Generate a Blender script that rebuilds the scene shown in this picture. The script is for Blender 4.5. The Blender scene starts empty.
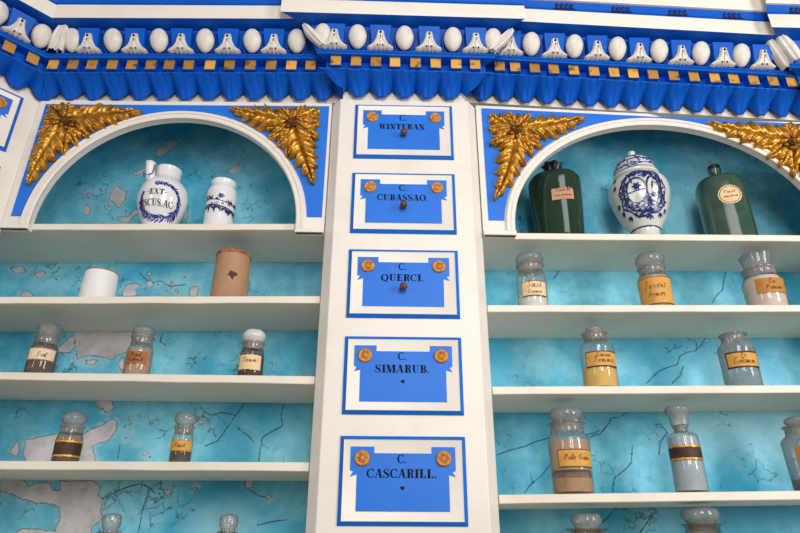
import bpy, bmesh, math, random
import numpy as np
from mathutils import Vector, Matrix

S = bpy.context.scene
COL = S.collection
EYE = 1.55                      # height of the camera above the floor; the z values below are measured from it
PI = math.pi
rng = random.Random(7)

# ---------------------------------------------------------------- camera
def make_camera():
    p, y, r = 0.4367, 0.0196, 0.00506
    f = Vector((math.sin(y)*math.cos(p), math.cos(y)*math.cos(p), math.sin(p)))
    rt = Vector((math.cos(y), -math.sin(y), 0)); up = rt.cross(f)
    c, s = math.cos(r), math.sin(r)
    R, U = c*rt + s*up, -s*rt + c*up
    cd = bpy.data.cameras.new('camera'); cd.sensor_width = 36; cd.lens = 609.96/800*36
    cd.clip_start = .05
    o = bpy.data.objects.new('camera', cd); COL.objects.link(o)
    m = Matrix((R, U, -f)).transposed().to_4x4(); m.translation = Vector((0, -1.4, EYE))
    o.matrix_world = m; S.camera = o
make_camera()

# ---------------------------------------------------------------- world, lights, exposure
S.view_settings.view_transform = 'Standard'; S.view_settings.look = 'None'
S.view_settings.gamma = 1; S.view_settings.use_curve_mapping = False
S.view_settings.exposure = 0.0
W = bpy.data.worlds.new('room_light'); S.world = W; W.use_nodes = True
W.node_tree.nodes['Background'].inputs[0].default_value = (1, .975, .94, 1)
W.node_tree.nodes['Background'].inputs[1].default_value = .195
def area(name, loc, target, sx, sy, power, color=(1, .97, .93)):
    d = bpy.data.lights.new(name, 'AREA'); d.shape = 'RECTANGLE'; d.size = sx; d.size_y = sy; d.energy = power; d.color = color
    o = bpy.data.objects.new(name, d); COL.objects.link(o)
    loc = Vector(loc); o.location = loc
    o.rotation_euler = (Vector(target)-loc).to_track_quat('-Z', 'Y').to_euler()
area('daylight_front_window', (.20, -2.35, EYE+.95), (.12, 0, EYE+.5), .30, 1.2, 13.8)
area('daylight_front_window', (.66, -2.35, EYE+.95), (.16, 0, EYE+.5), .30, 1.2, 13.8)
area('daylight_high_window', (.4, -2.6, EYE+1.9), (.1, 0, EYE+.6), .9, 1.0, 12)
area('daylight_right_window', (2.5, -2.0, EYE+.8), (.5, .1, EYE+.35), .6, 1.5, 45)
area('daylight_left_window', (-2.3, -2.4, EYE+.8), (-.4, .1, EYE+.35), .5, 1.4, 14.5)

# ---------------------------------------------------------------- materials
def mat(name, color, rough=.5, metal=0, spec=.5, noise=None, bump=None, coat=0):
    """noise=(scale, amount, colour2); bump=(scale, strength)"""
    m = bpy.data.materials.new(name); m.use_nodes = True
    nt = m.node_tree; b = nt.nodes['Principled BSDF']
    b.inputs['Base Color'].default_value = (*color, 1); b.inputs['Roughness'].default_value = rough
    b.inputs['Metallic'].default_value = metal; b.inputs['Specular IOR Level'].default_value = spec
    if coat: b.inputs['Coat Weight'].default_value = coat; b.inputs['Coat Roughness'].default_value = .08
    tc = nt.nodes.new('ShaderNodeTexCoord')
    if noise:
        n = nt.nodes.new('ShaderNodeTexNoise'); n.inputs['Scale'].default_value = noise[0]; n.inputs['Detail'].default_value = 6
        nt.links.new(tc.outputs['Object'], n.inputs['Vector'])
        r = nt.nodes.new('ShaderNodeValToRGB')
        r.color_ramp.elements[0].position = noise[3] if len(noise) > 3 else .45
        r.color_ramp.elements[1].position = noise[4] if len(noise) > 4 else .7
        r.color_ramp.elements[0].color = (*color, 1)
        c2 = tuple(color[i]*(1-noise[1])+noise[2][i]*noise[1] for i in range(3))
        r.color_ramp.elements[1].color = (*c2, 1)
        nt.links.new(n.outputs['Fac'], r.inputs['Fac']); nt.links.new(r.outputs['Color'], b.inputs['Base Color'])
    if bump:
        n = nt.nodes.new('ShaderNodeTexNoise'); n.inputs['Scale'].default_value = bump[0]; n.inputs['Detail'].default_value = 4
        nt.links.new(tc.outputs['Object'], n.inputs['Vector'])
        bp = nt.nodes.new('ShaderNodeBump'); bp.inputs['Strength'].default_value = bump[1]; bp.inputs['Distance'].default_value = .002
        nt.links.new(n.outputs['Fac'], bp.inputs['Height']); nt.links.new(bp.outputs['Normal'], b.inputs['Normal'])
    return m
def srgb(r, g, b):
    return tuple((c/255/12.92 if c/255 <= .04045 else ((c/255+.055)/1.055)**2.4) for c in (r, g, b))

WHITE = mat('white_gloss_paint', srgb(236, 229, 220), .42, noise=(9, .35, srgb(205, 190, 170), .5, .85), bump=(35, .12))
SHELFW = mat('white_shelf_paint', srgb(236, 227, 212), .5, noise=(6, .4, srgb(200, 182, 156), .5, .85), bump=(30, .12))
CARVEW = mat('white_carved_paint', srgb(226, 220, 212), .45, noise=(40, .5, srgb(150, 140, 130), .5, .8), bump=(60, .25))
BLUE = mat('blue_gloss_paint', srgb(0, 88, 194), .45, spec=.2, noise=(14, .3, srgb(0, 68, 165), .45, .8), bump=(40, .15))
PLATEB = mat('blue_flat_paint', srgb(32, 116, 222), .5, spec=.35, noise=(12, .25, srgb(20, 80, 190), .45, .8), bump=(40, .08))
EDGEB = mat('blue_edge_paint', srgb(6, 104, 204), .4, spec=.35, noise=(30, .3, srgb(60, 120, 215), .5, .8), bump=(40, .1))
DARKB = mat('dark_blue_paint', srgb(4, 26, 90), .4)
GOLD = mat('gold_leaf', srgb(204, 150, 58), .36, .75, noise=(55, .75, srgb(96, 56, 16), .5, .72), bump=(90, .5))
GOLDD = mat('dark_gold_leaf', srgb(120, 80, 26), .42, .7, noise=(70, .6, srgb(60, 34, 10), .45, .7), bump=(90, .5))
GOLDF = mat('gold_block_face', srgb(226, 168, 78), .45, .35, noise=(48, .8, srgb(70, 42, 18), .55, .70), bump=(60, .3))
def vary(m):
    nt = m.node_tree; g = nt.nodes.new('ShaderNodeNewGeometry'); oi = nt.nodes.new('ShaderNodeObjectInfo')
    for n in nt.nodes:
        if n.type == 'TEX_NOISE':
            for l in list(n.inputs['Vector'].links): nt.links.remove(l)
            nt.links.new(g.outputs['Position'], n.inputs['Vector'])
    r = [n for n in nt.nodes if n.type == 'VALTORGB'][0]; b = nt.nodes['Principled BSDF']
    h = nt.nodes.new('ShaderNodeHueSaturation'); mr = nt.nodes.new('ShaderNodeMapRange'); mr.inputs[3].default_value = .6; mr.inputs[4].default_value = 1.3
    nt.links.new(oi.outputs['Random'], mr.inputs[0]); nt.links.new(mr.outputs[0], h.inputs['Value']); nt.links.new(r.outputs['Color'], h.inputs['Color']); nt.links.new(h.outputs['Color'], b.inputs['Base Color'])
vary(GOLDF)
ROSET = mat('gilded_rosette_paint', srgb(205, 140, 68), .5, .35, noise=(120, .6, srgb(110, 66, 30), .5, .75), bump=(150, .5))
BLACK = mat('black_lettering', srgb(12, 14, 28), .8, spec=.2)
KNOB = mat('brown_wooden_knob', srgb(104, 62, 34), .45, noise=(60, .5, srgb(60, 32, 16), .45, .7))
HOLE = mat('dark_hole', (.006, .005, .005), .9)
CERAM = mat('white_tin_glaze', srgb(232, 232, 232), .16, spec=.6, noise=(20, .3, srgb(205, 208, 216), .5, .8))
PLAINW = mat('matt_white_glaze', srgb(236, 234, 232), .5, noise=(20, .3, srgb(214, 210, 206), .5, .8))
CERAMW = mat('cream_tin_glaze', srgb(214, 216, 208), .18, spec=.6, noise=(18, .35, srgb(186, 190, 186), .5, .8))
CBLUE = mat('cobalt_glaze', srgb(40, 44, 140), .2, spec=.6, noise=(120, .6, srgb(120, 128, 205), .5, .75))
CNAVY = mat('navy_glaze', srgb(24, 38, 104), .2, spec=.6, noise=(120, .6, srgb(96, 116, 185), .5, .75))
CPALE = mat('pale_blue_glaze', srgb(122, 142, 200), .2, spec=.6, noise=(80, .9, srgb(215, 222, 238), .45, .62))
BROWNINK = mat('brown_ink', srgb(60, 30, 14), .6)
TANPOT = mat('tan_stoneware', srgb(176, 136, 100), .6, noise=(16, .7, srgb(128, 92, 62), .5, .8), bump=(25, .3))
TANRIM = mat('worn_brown_rim', srgb(168, 116, 76), .7, noise=(60, .8, srgb(90, 52, 28), .45, .65), bump=(80, .6))
STAIN = mat('dark_brown_stain', srgb(74, 44, 28), .7)

def turquoise():
    m = bpy.data.materials.new('peeling_turquoise_paint'); m.use_nodes = True
    nt = m.node_tree; N = nt.nodes; L = nt.links; b = N['Principled BSDF']
    tc = N.new('ShaderNodeTexCoord')
    def noise(scale, detail=5, rough=.6, dist=0):
        n = N.new('ShaderNodeTexNoise'); n.inputs['Scale'].default_value = scale; n.inputs['Detail'].default_value = detail
        n.inputs['Roughness'].default_value = rough; n.inputs['Distortion'].default_value = dist
        L.new(tc.outputs['Object'], n.inputs['Vector']); return n.outputs['Fac']
    def attr(nm):
        a = N.new('ShaderNodeAttribute'); a.attribute_name = nm; return a.outputs['Fac']
    def math_(op, a, bb=None, c=None, clamp=False):
        n = N.new('ShaderNodeMath'); n.operation = op; n.use_clamp = clamp
        for i, v in enumerate((a, bb, c)):
            if v is None: continue
            if isinstance(v, (int, float)): n.inputs[i].default_value = v
            else: L.new(v, n.inputs[i])
        return n.outputs[0]
    def ramp(fac, p0, p1):
        n = N.new('ShaderNodeMapRange'); n.inputs[1].default_value = p0; n.inputs[2].default_value = p1; n.interpolation_type = 'SMOOTHSTEP'
        L.new(fac, n.inputs[0]); return n.outputs[0]
    def mix(fac, c1, c2):
        n = N.new('ShaderNodeMix'); n.data_type = 'RGBA'
        L.new(fac, n.inputs[0])
        for k, v in ((6, c1), (7, c2)):
            if isinstance(v, tuple): n.inputs[k].default_value = (*v, 1)
            else: L.new(v, n.inputs[k])
        return n.outputs[2]
    base = mix(ramp(noise(5, 6, .65), .35, .68), srgb(52, 170, 206), srgb(138, 214, 234))
    base = mix(ramp(noise(16, 6, .7, .4), .5, .75), base, srgb(68, 180, 212))
    base = mix(ramp(noise(2.2, 3), .5, .8), base, srgb(164, 222, 236))
    jit = math_('ADD', math_('MULTIPLY', math_('SUBTRACT', noise(38, 6, .68), .5), .018), math_('MULTIPLY', math_('SUBTRACT', noise(160, 3), .5), .004))
    sd = math_('ADD', attr('peel'), jit)
    peel = ramp(sd, .0006, -.0006)
    edge = math_('MULTIPLY', ramp(math_('ABSOLUTE', sd), .0018, .0003), .7)
    base = mix(math_('MULTIPLY', ramp(sd, .016, .002), ramp(noise(26, 4), .48, .60)), base, srgb(150, 206, 222))
    grey = mix(ramp(noise(24, 5), .4, .7), srgb(206, 203, 206), srgb(178, 175, 178))
    # fine crackle where the paint is worn
    cw = math_('ADD', attr('crack'), math_('MULTIPLY', math_('SUBTRACT', noise(160, 3), .5), .003))
    crack = math_('MULTIPLY', ramp(cw, .0024, .0005), ramp(noise(18, 3), .22, .44))
    worn = attr('worn')
    wn = math_('ADD', noise(46, 8, .72, .6), math_('MULTIPLY', worn, .16))
    blot = math_('MULTIPLY', ramp(wn, .735, .785), .8)
    v = N.new('ShaderNodeTexVoronoi'); v.feature = 'DISTANCE_TO_EDGE'; v.inputs['Scale'].default_value = 26
    dv = N.new('ShaderNodeVectorMath'); dv.operation = 'ADD'
    nc = N.new('ShaderNodeTexNoise'); nc.inputs['Scale'].default_value = 40; L.new(tc.outputs['Object'], nc.inputs['Vector'])
    sc = N.new('ShaderNodeVectorMath'); sc.operation = 'SCALE'; sc.inputs['Scale'].default_value = .035; L.new(nc.outputs['Color'], sc.inputs[0])
    L.new(tc.outputs['Object'], dv.inputs[0]); L.new(sc.outputs[0], dv.inputs[1]); L.new(dv.outputs[0], v.inputs['Vector'])
    vor = math_('MULTIPLY', ramp(v.outputs['Distance'], .045, .01), ramp(math_('ADD', noise(11, 3), math_('MULTIPLY', worn, .12)), .58, .68))
    dark = math_('MAXIMUM', math_('MAXIMUM', crack, blot), math_('MULTIPLY', vor, .7))
    col = mix(dark, base, srgb(22, 62, 80))
    col = mix(peel, col, grey)
    col = mix(edge, col, srgb(92, 72, 62))
    L.new(col, b.inputs['Base Color']); b.inputs['Roughness'].default_value = .5
    h = math_('SUBTRACT', math_('SUBTRACT', math_('MULTIPLY', noise(30, 5), .35), math_('MULTIPLY', peel, .9)), math_('MULTIPLY', dark, .5))
    bp = N.new('ShaderNodeBump'); bp.inputs['Strength'].default_value = .55; bp.inputs['Distance'].default_value = .003
    L.new(h, bp.inputs['Height']); L.new(bp.outputs['Normal'], b.inputs['Normal'])
    return m
TURQ = turquoise()

def glass(name, tint, haze=.18, hazecol=(.5, .5, .5), edge=(.25, .25, .25), blend=.2):
    """blown glass: clear in the middle, darker where the wall is seen edge-on, with a diffuse haze colour for dust and for refracted light"""
    m = bpy.data.materials.new(name); m.use_nodes = True
    nt = m.node_tree; N = nt.nodes; L = nt.links
    for n in list(N): N.remove(n)
    out = N.new('ShaderNodeOutputMaterial')
    lw = N.new('ShaderNodeLayerWeight'); lw.inputs['Blend'].default_value = blend
    mc = N.new('ShaderNodeMix'); mc.data_type = 'RGBA'; L.new(lw.outputs['Facing'], mc.inputs[0])
    mc.inputs[6].default_value = (*tint, 1); mc.inputs[7].default_value = (*edge, 1)
    tr = N.new('ShaderNodeBsdfTransparent'); L.new(mc.outputs[2], tr.inputs['Color'])
    df = N.new('ShaderNodeBsdfDiffuse'); df.inputs['Color'].default_value = (*hazecol, 1)
    tcn = N.new('ShaderNodeTexCoord'); nz = N.new('ShaderNodeTexNoise'); nz.inputs['Scale'].default_value = 30; nz.inputs['Detail'].default_value = 4
    L.new(tcn.outputs['Object'], nz.inputs['Vector'])
    mr = N.new('ShaderNodeMapRange'); mr.inputs[1].default_value = .3; mr.inputs[2].default_value = .75
    mr.inputs[3].default_value = haze*.6; mr.inputs[4].default_value = haze*1.5; L.new(nz.outputs['Fac'], mr.inputs[0])
    m1 = N.new('ShaderNodeMixShader'); L.new(mr.outputs[0], m1.inputs[0]); L.new(tr.outputs[0], m1.inputs[1]); L.new(df.outputs[0], m1.inputs[2])
    gl = N.new('ShaderNodeBsdfGlossy'); gl.inputs['Roughness'].default_value = .06
    l2 = N.new('ShaderNodeLayerWeight'); l2.inputs['Blend'].default_value = .5
    pw = N.new('ShaderNodeMath'); pw.operation = 'POWER'; pw.inputs[1].default_value = 4.5; L.new(l2.outputs['Facing'], pw.inputs[0])
    fr = N.new('ShaderNodeMath'); fr.operation = 'MULTIPLY_ADD'; fr.inputs[1].default_value = .7; fr.inputs[2].default_value = .045; L.new(pw.outputs[0], fr.inputs[0])
    m2 = N.new('ShaderNodeMixShader'); L.new(fr.outputs[0], m2.inputs[0]); L.new(m1.outputs[0], m2.inputs[1]); L.new(gl.outputs[0], m2.inputs[2])
    L.new(m2.outputs[0], out.inputs['Surface'])
    return m
CLEAR = glass('clear_bottle_glass', (.97, .965, .955), .09, (.70, .66, .60), (.36, .37, .36), .2)  # warm haze colour stands in for the pale tones real glass would refract
GREYG = glass('dusty_grey_glass', (.66, .68, .69), .30, (.46, .47, .46), (.26, .27, .27))
NECKG = glass('ground_glass_neck', (.80, .78, .76), .32, (.52, .48, .44), (.16, .14, .12), .34)
STOPG = glass('glass_stopper', (.84, .84, .83), .24, (.66, .66, .64), (.10, .10, .10), .36)
TINTG = glass('brownish_bottle_glass', (.84, .78, .70), .10, (.46, .40, .34), (.20, .15, .12), .26)
GREENG = mat('dark_green_glass', srgb(30, 56, 38), .10, spec=.7, noise=(14, .6, srgb(16, 38, 26), .4, .75), bump=(18, .25))
GREENP = mat('dusty_green_glass', srgb(62, 88, 74), .13, spec=.7, noise=(16, .7, srgb(24, 58, 44), .4, .75), bump=(18, .25))
BLKSEAL = mat('black_wax_seal', (.012, .012, .012), .35)
def powder(n, c, c2=None): return mat(n, srgb(*c), .9, noise=(45, .5, srgb(*(c2 or tuple(int(x*.75) for x in c))), .4, .7))
def paper(n, c, c2=None): return mat(n, srgb(*c), .6, noise=(50, .6, srgb(*(c2 or tuple(int(x*.7) for x in c))), .45, .8))

# ---------------------------------------------------------------- mesh helper
class MB:
    def __init__(s): s.v = []; s.f = []; s.mi = []; s.sm = []
    def add(s, verts, faces, mi=0, smooth=False):
        n = len(s.v); s.v += [tuple(v) for v in verts]
        for f in faces: s.f.append([i+n for i in f]); s.mi.append(mi); s.sm.append(smooth)
    def box(s, x0, y0, z0, x1, y1, z1, mi=0, front=None):
        v = [(x, y, z) for z in (z0, z1) for y in (y0, y1) for x in (x0, x1)]
        fs = [(0, 2, 3, 1), (4, 5, 7, 6), (0, 1, 5, 4), (2, 6, 7, 3), (0, 4, 6, 2), (1, 3, 7, 5)]
        n = len(s.v); s.v += v
        for k, f in enumerate(fs): s.f.append([i+n for i in f]); s.mi.append(front if (k == 2 and front is not None) else mi); s.sm.append(False)
    def grid(s, P, mi=0, smooth=True, closeu=False):
        """P[i][j] points"""
        nu, nv = len(P), len(P[0])
        vs = [p for row in P for p in row]; fs = []
        for i in range(nu if closeu else nu-1):
            for j in range(nv-1):
                a, b = i, (i+1) % nu
                fs.append((a*nv+j, b*nv+j, b*nv+j+1, a*nv+j+1))
        s.add(vs, fs, mi, smooth)
    def lathe(s, prof, n=40, c=(0, 0, 0), mi=0, smooth=True, cap0=False, cap1=False, sq=None, rot=0):
        """prof: (r, z) list; sq gives a rounded-square section"""
        def rad(a):
            if not sq: return 1
            ca, sa = abs(math.cos(a)), abs(math.sin(a)); return 1/((ca**sq+sa**sq)**(1/sq))
        P = [[(c[0]+r*rad(2*PI*i/n)*math.cos(2*PI*i/n+rot), c[1]+r*rad(2*PI*i/n)*math.sin(2*PI*i/n+rot), c[2]+z) for r, z in prof] for i in range(n)]
        base = len(s.v); s.grid(P, mi, smooth, True); nv = len(prof)
        if cap0: s.f.append([base+i*nv for i in range(n)][::-1]); s.mi.append(mi); s.sm.append(False)
        if cap1: s.f.append([base+i*nv+nv-1 for i in range(n)]); s.mi.append(mi); s.sm.append(False)
    def ellipsoid(s, c, r, n=16, m=10, mi=0):
        P = [[(c[0]+r[0]*math.sin(PI*j/m)*math.cos(2*PI*i/n), c[1]+r[1]*math.sin(PI*j/m)*math.sin(2*PI*i/n), c[2]+r[2]*math.cos(PI*j/m)) for j in range(m+1)] for i in range(n)]
        s.grid(P, mi, True, True)
    def plate(s, poly, y0, y1, mi=0, side=None):
        """outline in (x, z), front face at y0, back at y1"""
        n = len(poly); b = len(s.v)
        s.v += [(x, y0, z) for x, z in poly]+[(x, y1, z) for x, z in poly]
        s.f.append(list(range(b, b+n))); s.mi.append(mi); s.sm.append(False)
        s.f.append(list(range(b+2*n-1, b+n-1, -1))); s.mi.append(mi); s.sm.append(False)
        for i in range(n):
            j = (i+1) % n
            s.f.append([b+i, b+n+i, b+n+j, b+j]); s.mi.append(mi if side is None else side); s.sm.append(False)
    def tube(s, pts, r, n=8, mi=0):
        pts = [Vector(p) for p in pts]; P = []
        for i, p in enumerate(pts):
            d = (pts[min(i+1, len(pts)-1)]-pts[max(i-1, 0)]).normalized()
            a = d.cross(Vector((0, 0, 1)));  a = a.normalized() if a.length > 1e-4 else Vector((1, 0, 0))
            b = d.cross(a); rr = r[i] if isinstance(r, (list, tuple)) else r
            P.append([tuple(p+rr*(math.cos(2*PI*k/n)*a+math.sin(2*PI*k/n)*b)) for k in range(n+1)])
        s.grid(P, mi)
    def mapped(s, f): s.v = [f(*v) for v in s.v]; return s
    def mesh(s, name, mats, angle=35, fix=True):
        me = bpy.data.meshes.new(name); me.from_pydata(s.v, [], s.f)
        for m in (mats if isinstance(mats, (list, tuple)) else [mats]): me.materials.append(m)
        me.polygons.foreach_set('material_index', s.mi); me.polygons.foreach_set('use_smooth', s.sm)
        if fix:
            bm = bmesh.new(); bm.from_mesh(me); bmesh.ops.remove_doubles(bm, verts=bm.verts, dist=1e-6)
            bmesh.ops.recalc_face_normals(bm, faces=bm.faces); bm.to_mesh(me); bm.free()
        me.update(); me.set_sharp_from_angle(angle=math.radians(angle))
        return me
    def build(s, name, mats, parent=None, bevel=0, angle=35, fix=True, local=False):
        """vertices are in eye-level coordinates; with local=True they are already in the parent's own frame"""
        o = bpy.data.objects.new(name, s.mesh(name, mats, angle, fix)); COL.objects.link(o)
        if not local: o.location = (0, 0, EYE)
        if parent is not None:
            o.parent = parent
            if not local:
                w = Vector((0, 0, 0)); q = parent
                while q is not None: w += q.location; q = q.parent
                o.location = Vector((0, 0, EYE))-w
        if bevel:
            b = o.modifiers.new('bevel', 'BEVEL'); b.width = bevel; b.segments = 2; b.limit_method = 'ANGLE'
        return o
def thing(name, label, cat, loc, group=None):
    o = bpy.data.objects.new(name, None); COL.objects.link(o); o.empty_display_size = .05
    o.location = loc; o['label'] = label; o['category'] = cat
    if group: o['group'] = group
    return o
def struct(o): o['kind'] = 'structure'; return o
def lerp(a, b, t): return a+(b-a)*t

# ---------------------------------------------------------------- lettering: thick-and-thin capitals, unit cap height
def band(path, ths):
    """a stroke along a path with its own width at each point, as quads"""
    out = []; L = []; R = []
    for i, (x, y) in enumerate(path):
        x0, y0 = path[max(i-1, 0)]; x1, y1 = path[min(i+1, len(path)-1)]
        dx, dy = x1-x0, y1-y0; l = math.hypot(dx, dy) or 1
        h = ths[i]/2; L.append((x-dy/l*h, y+dx/l*h)); R.append((x+dy/l*h, y-dx/l*h))
    for i in range(len(path)-1): out.append([R[i], R[i+1], L[i+1], L[i]])
    return out
def arc(cx, cy, rx, ry, a0, a1, n, tk, tn):
    A = [math.radians(lerp(a0, a1, i/n)) for i in range(n+1)]
    return band([(cx+rx*math.cos(a), cy+ry*math.sin(a)) for a in A], [tn+(tk-tn)*abs(math.cos(a))**1.3 for a in A])
TK, TN = .23, .05
def rc(a, b, c, d): return [(a, b), (c, b), (c, d), (a, d)]
def stem(x, w=TK): return [rc(x, 0, x+w, 1), rc(x-.1, 0, x+w+.1, .05), rc(x-.1, .95, x+w+.1, 1)]
def dg(x0, y0, x1, y1, w): return [[(x0-w/2, y0), (x0+w/2, y0), (x1+w/2, y1), (x1-w/2, y1)]]
GL = {
 'I': (stem(.12), .44),
 'L': (stem(.12)+[rc(.1, 0, .66, .05), [(.5, .05), (.66, .05), (.66, .34)]], .72),
 'E': (stem(.12)+[rc(.1, 0, .66, .05), rc(.1, .95, .64, 1), rc(.3, .48, .5, .53), [(.5, .05), (.66, .05), (.66, .32)], [(.5, .95), (.64, .95), (.64, .7)], rc(.47, .38, .51, .63)], .72),
 'T': (stem(.27)+[rc(.02, .95, .72, 1), [(.02, .95), (.02, .68), (.18, .95)], [(.72, .95), (.56, .95), (.72, .68)]], .76),
 'N': ([rc(.12, 0, .17, 1), rc(.62, 0, .67, 1), rc(.02, 0, .28, .05), rc(.52, .95, .78, 1), rc(0, .95, .2, 1)]+dg(.56, 0, .22, 1, .22), .8),
 'M': ([rc(.12, 0, .17, 1), rc(.02, 0, .28, .05), rc(0, .95, .25, 1)]+dg(.46, 0, .22, 1, .2)+dg(.44, 0, .72, 1, .06)+stem(.72), 1.04),
 'W': (dg(.3, 0, .14, 1, .19)+dg(.31, 0, .47, 1, .06)+dg(.68, 0, .52, 1, .19)+dg(.69, 0, .86, 1, .06)+[rc(0, .95, .3, 1), rc(.74, .95, .98, 1), rc(.38, .95, .66, 1)], .98),
 'A': (dg(.1, 0, .38, 1, .06)+dg(.62, 0, .42, 1, .2)+[rc(.2, .3, .56, .35), rc(0, 0, .22, .05), rc(.47, 0, .8, .05)], .8),
 'C': (arc(.42, .5, .33, .475, 48, 312, 18, .19, TN)+[rc(.64, .68, .69, 1), rc(.66, .06, .69, .26)], .76),
 'O': (arc(.42, .5, .32, .475, 0, 360, 24, .2, TN), .84),
 'Q': (arc(.42, .5, .32, .475, 0, 360, 24, .2, TN)+band([(.36, .1), (.52, .02), (.62, -.12), (.76, -.12)], [.04, .12, .12, .03]), .86),
 'S': (band([(.55, .76), (.5, .92), (.33, .975), (.15, .9), (.11, .74), (.2, .6), (.36, .49), (.5, .37), (.55, .23), (.47, .07), (.3, .025), (.13, .09), (.08, .26)], [.05, .05, .06, .09, .16, .2, .21, .2, .16, .09, .06, .05, .05])+[rc(.54, .7, .58, 1), rc(.05, 0, .09, .3)], .66),
 'U': ([rc(.12, .3, .32, 1), rc(.62, .3, .67, 1), rc(.02, .95, .42, 1), rc(.52, .95, .78, 1)]+band([(.22, .32), (.25, .12), (.36, .035), (.48, .04), (.59, .12), (.645, .32)], [.2, .16, .07, .05, .05, .05]), .8),
 'R': (stem(.12)+[rc(.3, .95, .45, 1), rc(.3, .48, .45, .53)]+arc(.43, .74, .16, .235, -90, 90, 10, .19, TN)+band([(.42, .5), (.54, .42), (.57, .2), (.62, .04), (.72, .03)], [.05, .16, .19, .14, .04]), .76),
 'B': (stem(.12)+[rc(.3, .95, .43, 1), rc(.3, .5, .43, .55), rc(.3, 0, .43, .05)]+arc(.41, .765, .14, .21, -90, 90, 10, .18, TN)+arc(.42, .275, .18, .25, -90, 90, 10, .2, TN), .7),
 'X': (dg(.6, 0, .16, 1, .2)+dg(.1, 0, .6, 1, .06)+[rc(0, 0, .24, .05), rc(.44, 0, .76, .05), rc(.02, .95, .32, 1), rc(.5, .95, .74, 1)], .76),
 '.': ([rc(.05, 0, .2, .15)], .28), '-': ([rc(.06, .42, .34, .5)], .42), ' ': ([], .3)}
def text_polys(txt, h, width=None, sp=.03):
    """polygons of a word centred on x=0, baseline at 0"""
    x = 0; out = []
    for ch in txt:
        ps, adv = GL[ch]; out += [[(px+x, py) for px, py in p] for p in ps]; x += adv+sp
    k = width/x if width else h
    return [[((px-x/2)*k, py*h) for px, py in p] for p in out]
# handwriting: single strokes, x-height 1
HW = {'a': [[(.7, .9), (.3, 1), (.05, .5), (.25, .02), (.6, .4), (.75, 1), (.7, .15), (.95, .1)]], 'c': [[(.6, .85), (.3, 1), (.05, .5), (.3, 0), (.75, .25)]],
 'e': [[(.05, .45), (.6, .7), (.4, 1), (.08, .6), (.25, .02), (.7, .25)]], 'h': [[(0, 0), (.4, 1.9), (.15, .6), (.5, 1), (.5, .1), (.8, .15)]],
 'i': [[(.1, .5), (.25, 1), (.2, .05), (.5, .2)]], 'l': [[(0, .4), (.4, 1.7), (.2, 1.8), (.15, .05), (.5, .2)]], 'm': [[(0, .8), (.15, 1), (.12, 0), (.4, 1), (.45, 0), (.75, 1), (.75, .05), (1, .2)]],
 'n': [[(0, .8), (.15, 1), (.12, 0), (.45, 1), (.5, .05), (.8, .2)]], 'o': [[(.4, 1), (.05, .5), (.3, 0), (.62, .5), (.4, 1), (.8, .85)]], 'r': [[(.05, .6), (.25, 1), (.5, .85), (.4, .05), (.65, .2)]],
 's': [[(.1, .3), (.4, 1), (.55, .4), (.2, 0), (.6, .15)]], 't': [[(.35, 1.6), (.15, .1), (.5, .15)], [(.02, 1.05), (.55, 1.1)]], 'u': [[(.1, 1), (.1, .1), (.5, .3), (.6, 1), (.6, .1), (.85, .2)]],
 'd': [[(.6, .9), (.1, .7), (.2, 0), (.6, .5), (.8, 1.9), (.65, .1), (.95, .2)]], 'p': [[(.1, 1), (-.1, -.8), (.1, .6), (.5, 1), (.6, .4), (.2, .05), (.8, .15)]], 'b': [[(.1, .3), (.4, 1.9), (.1, .8), (.15, 0), (.55, .3), (.4, .9), (.8, .8)]],
 'S': [[(.9, 1.6), (.6, 1.95), (.3, 1.5), (.7, .9), (.5, .05), (.05, .3)]], 'A': [[(0, 0), (.7, 1.9), (.85, 0)], [(.2, .8), (.95, .7)]], 'C': [[(.9, 1.5), (.6, 1.9), (.15, 1.1), (.3, .05), (.9, .4)]],
 'G': [[(.9, 1.5), (.6, 1.9), (.15, 1.1), (.3, .05), (.8, .3), (.85, .9), (.5, .85)]], 'R': [[(.2, 0), (.4, 1.8), (.2, 1.6), (.7, 1.9), (.8, 1.3), (.4, 1), (.9, 0)]], 'T': [[(.1, 1.7), (1, 1.9)], [(.6, 1.8), (.35, 0)]],
 'P': [[(.2, 0), (.45, 1.8), (.15, 1.5), (.8, 1.9), (.8, 1.2), (.4, .95)]], '.': [[(.1, 0), (.2, .08)]], ' ': []}
def script_polys(txt, width, xh, w):
    x = 0; out = []
    for ch in txt:
        for st in HW[ch]: out.append([(px+x+.25*py*.5, py) for px, py in st])
        x += .55 if ch in ' ' else (.35 if ch in 'il.' else 1.15 if ch.isupper() or ch == 'm' else .8)
    k = width/x; polys = []
    for st in out:
        pts = []
        for a, b in zip(st, st[1:]):
            pts += [(lerp(a[0], b[0], t/2), lerp(a[1], b[1], t/2)) for t in range(2)]
        pts.append(st[-1])
        polys += band([((px-x/2)*k, py*xh) for px, py in pts], [w]*len(pts))
    return polys

# ---------------------------------------------------------------- the room
m = MB(); m.box(-4, -4.5, -EYE-.05, 4.5, .45, -EYE)
struct(m.build('floor', mat('stone_floor', srgb(170, 158, 140), .5, noise=(3, .4, srgb(130, 118, 100)))))
m = MB(); m.box(-4, .30, -EYE, 4.5, .45, 1.95)
struct(m.build('wall_back', mat('plaster_wall', srgb(206, 202, 194), .8, noise=(5, .3, srgb(180, 176, 170)))))

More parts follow.
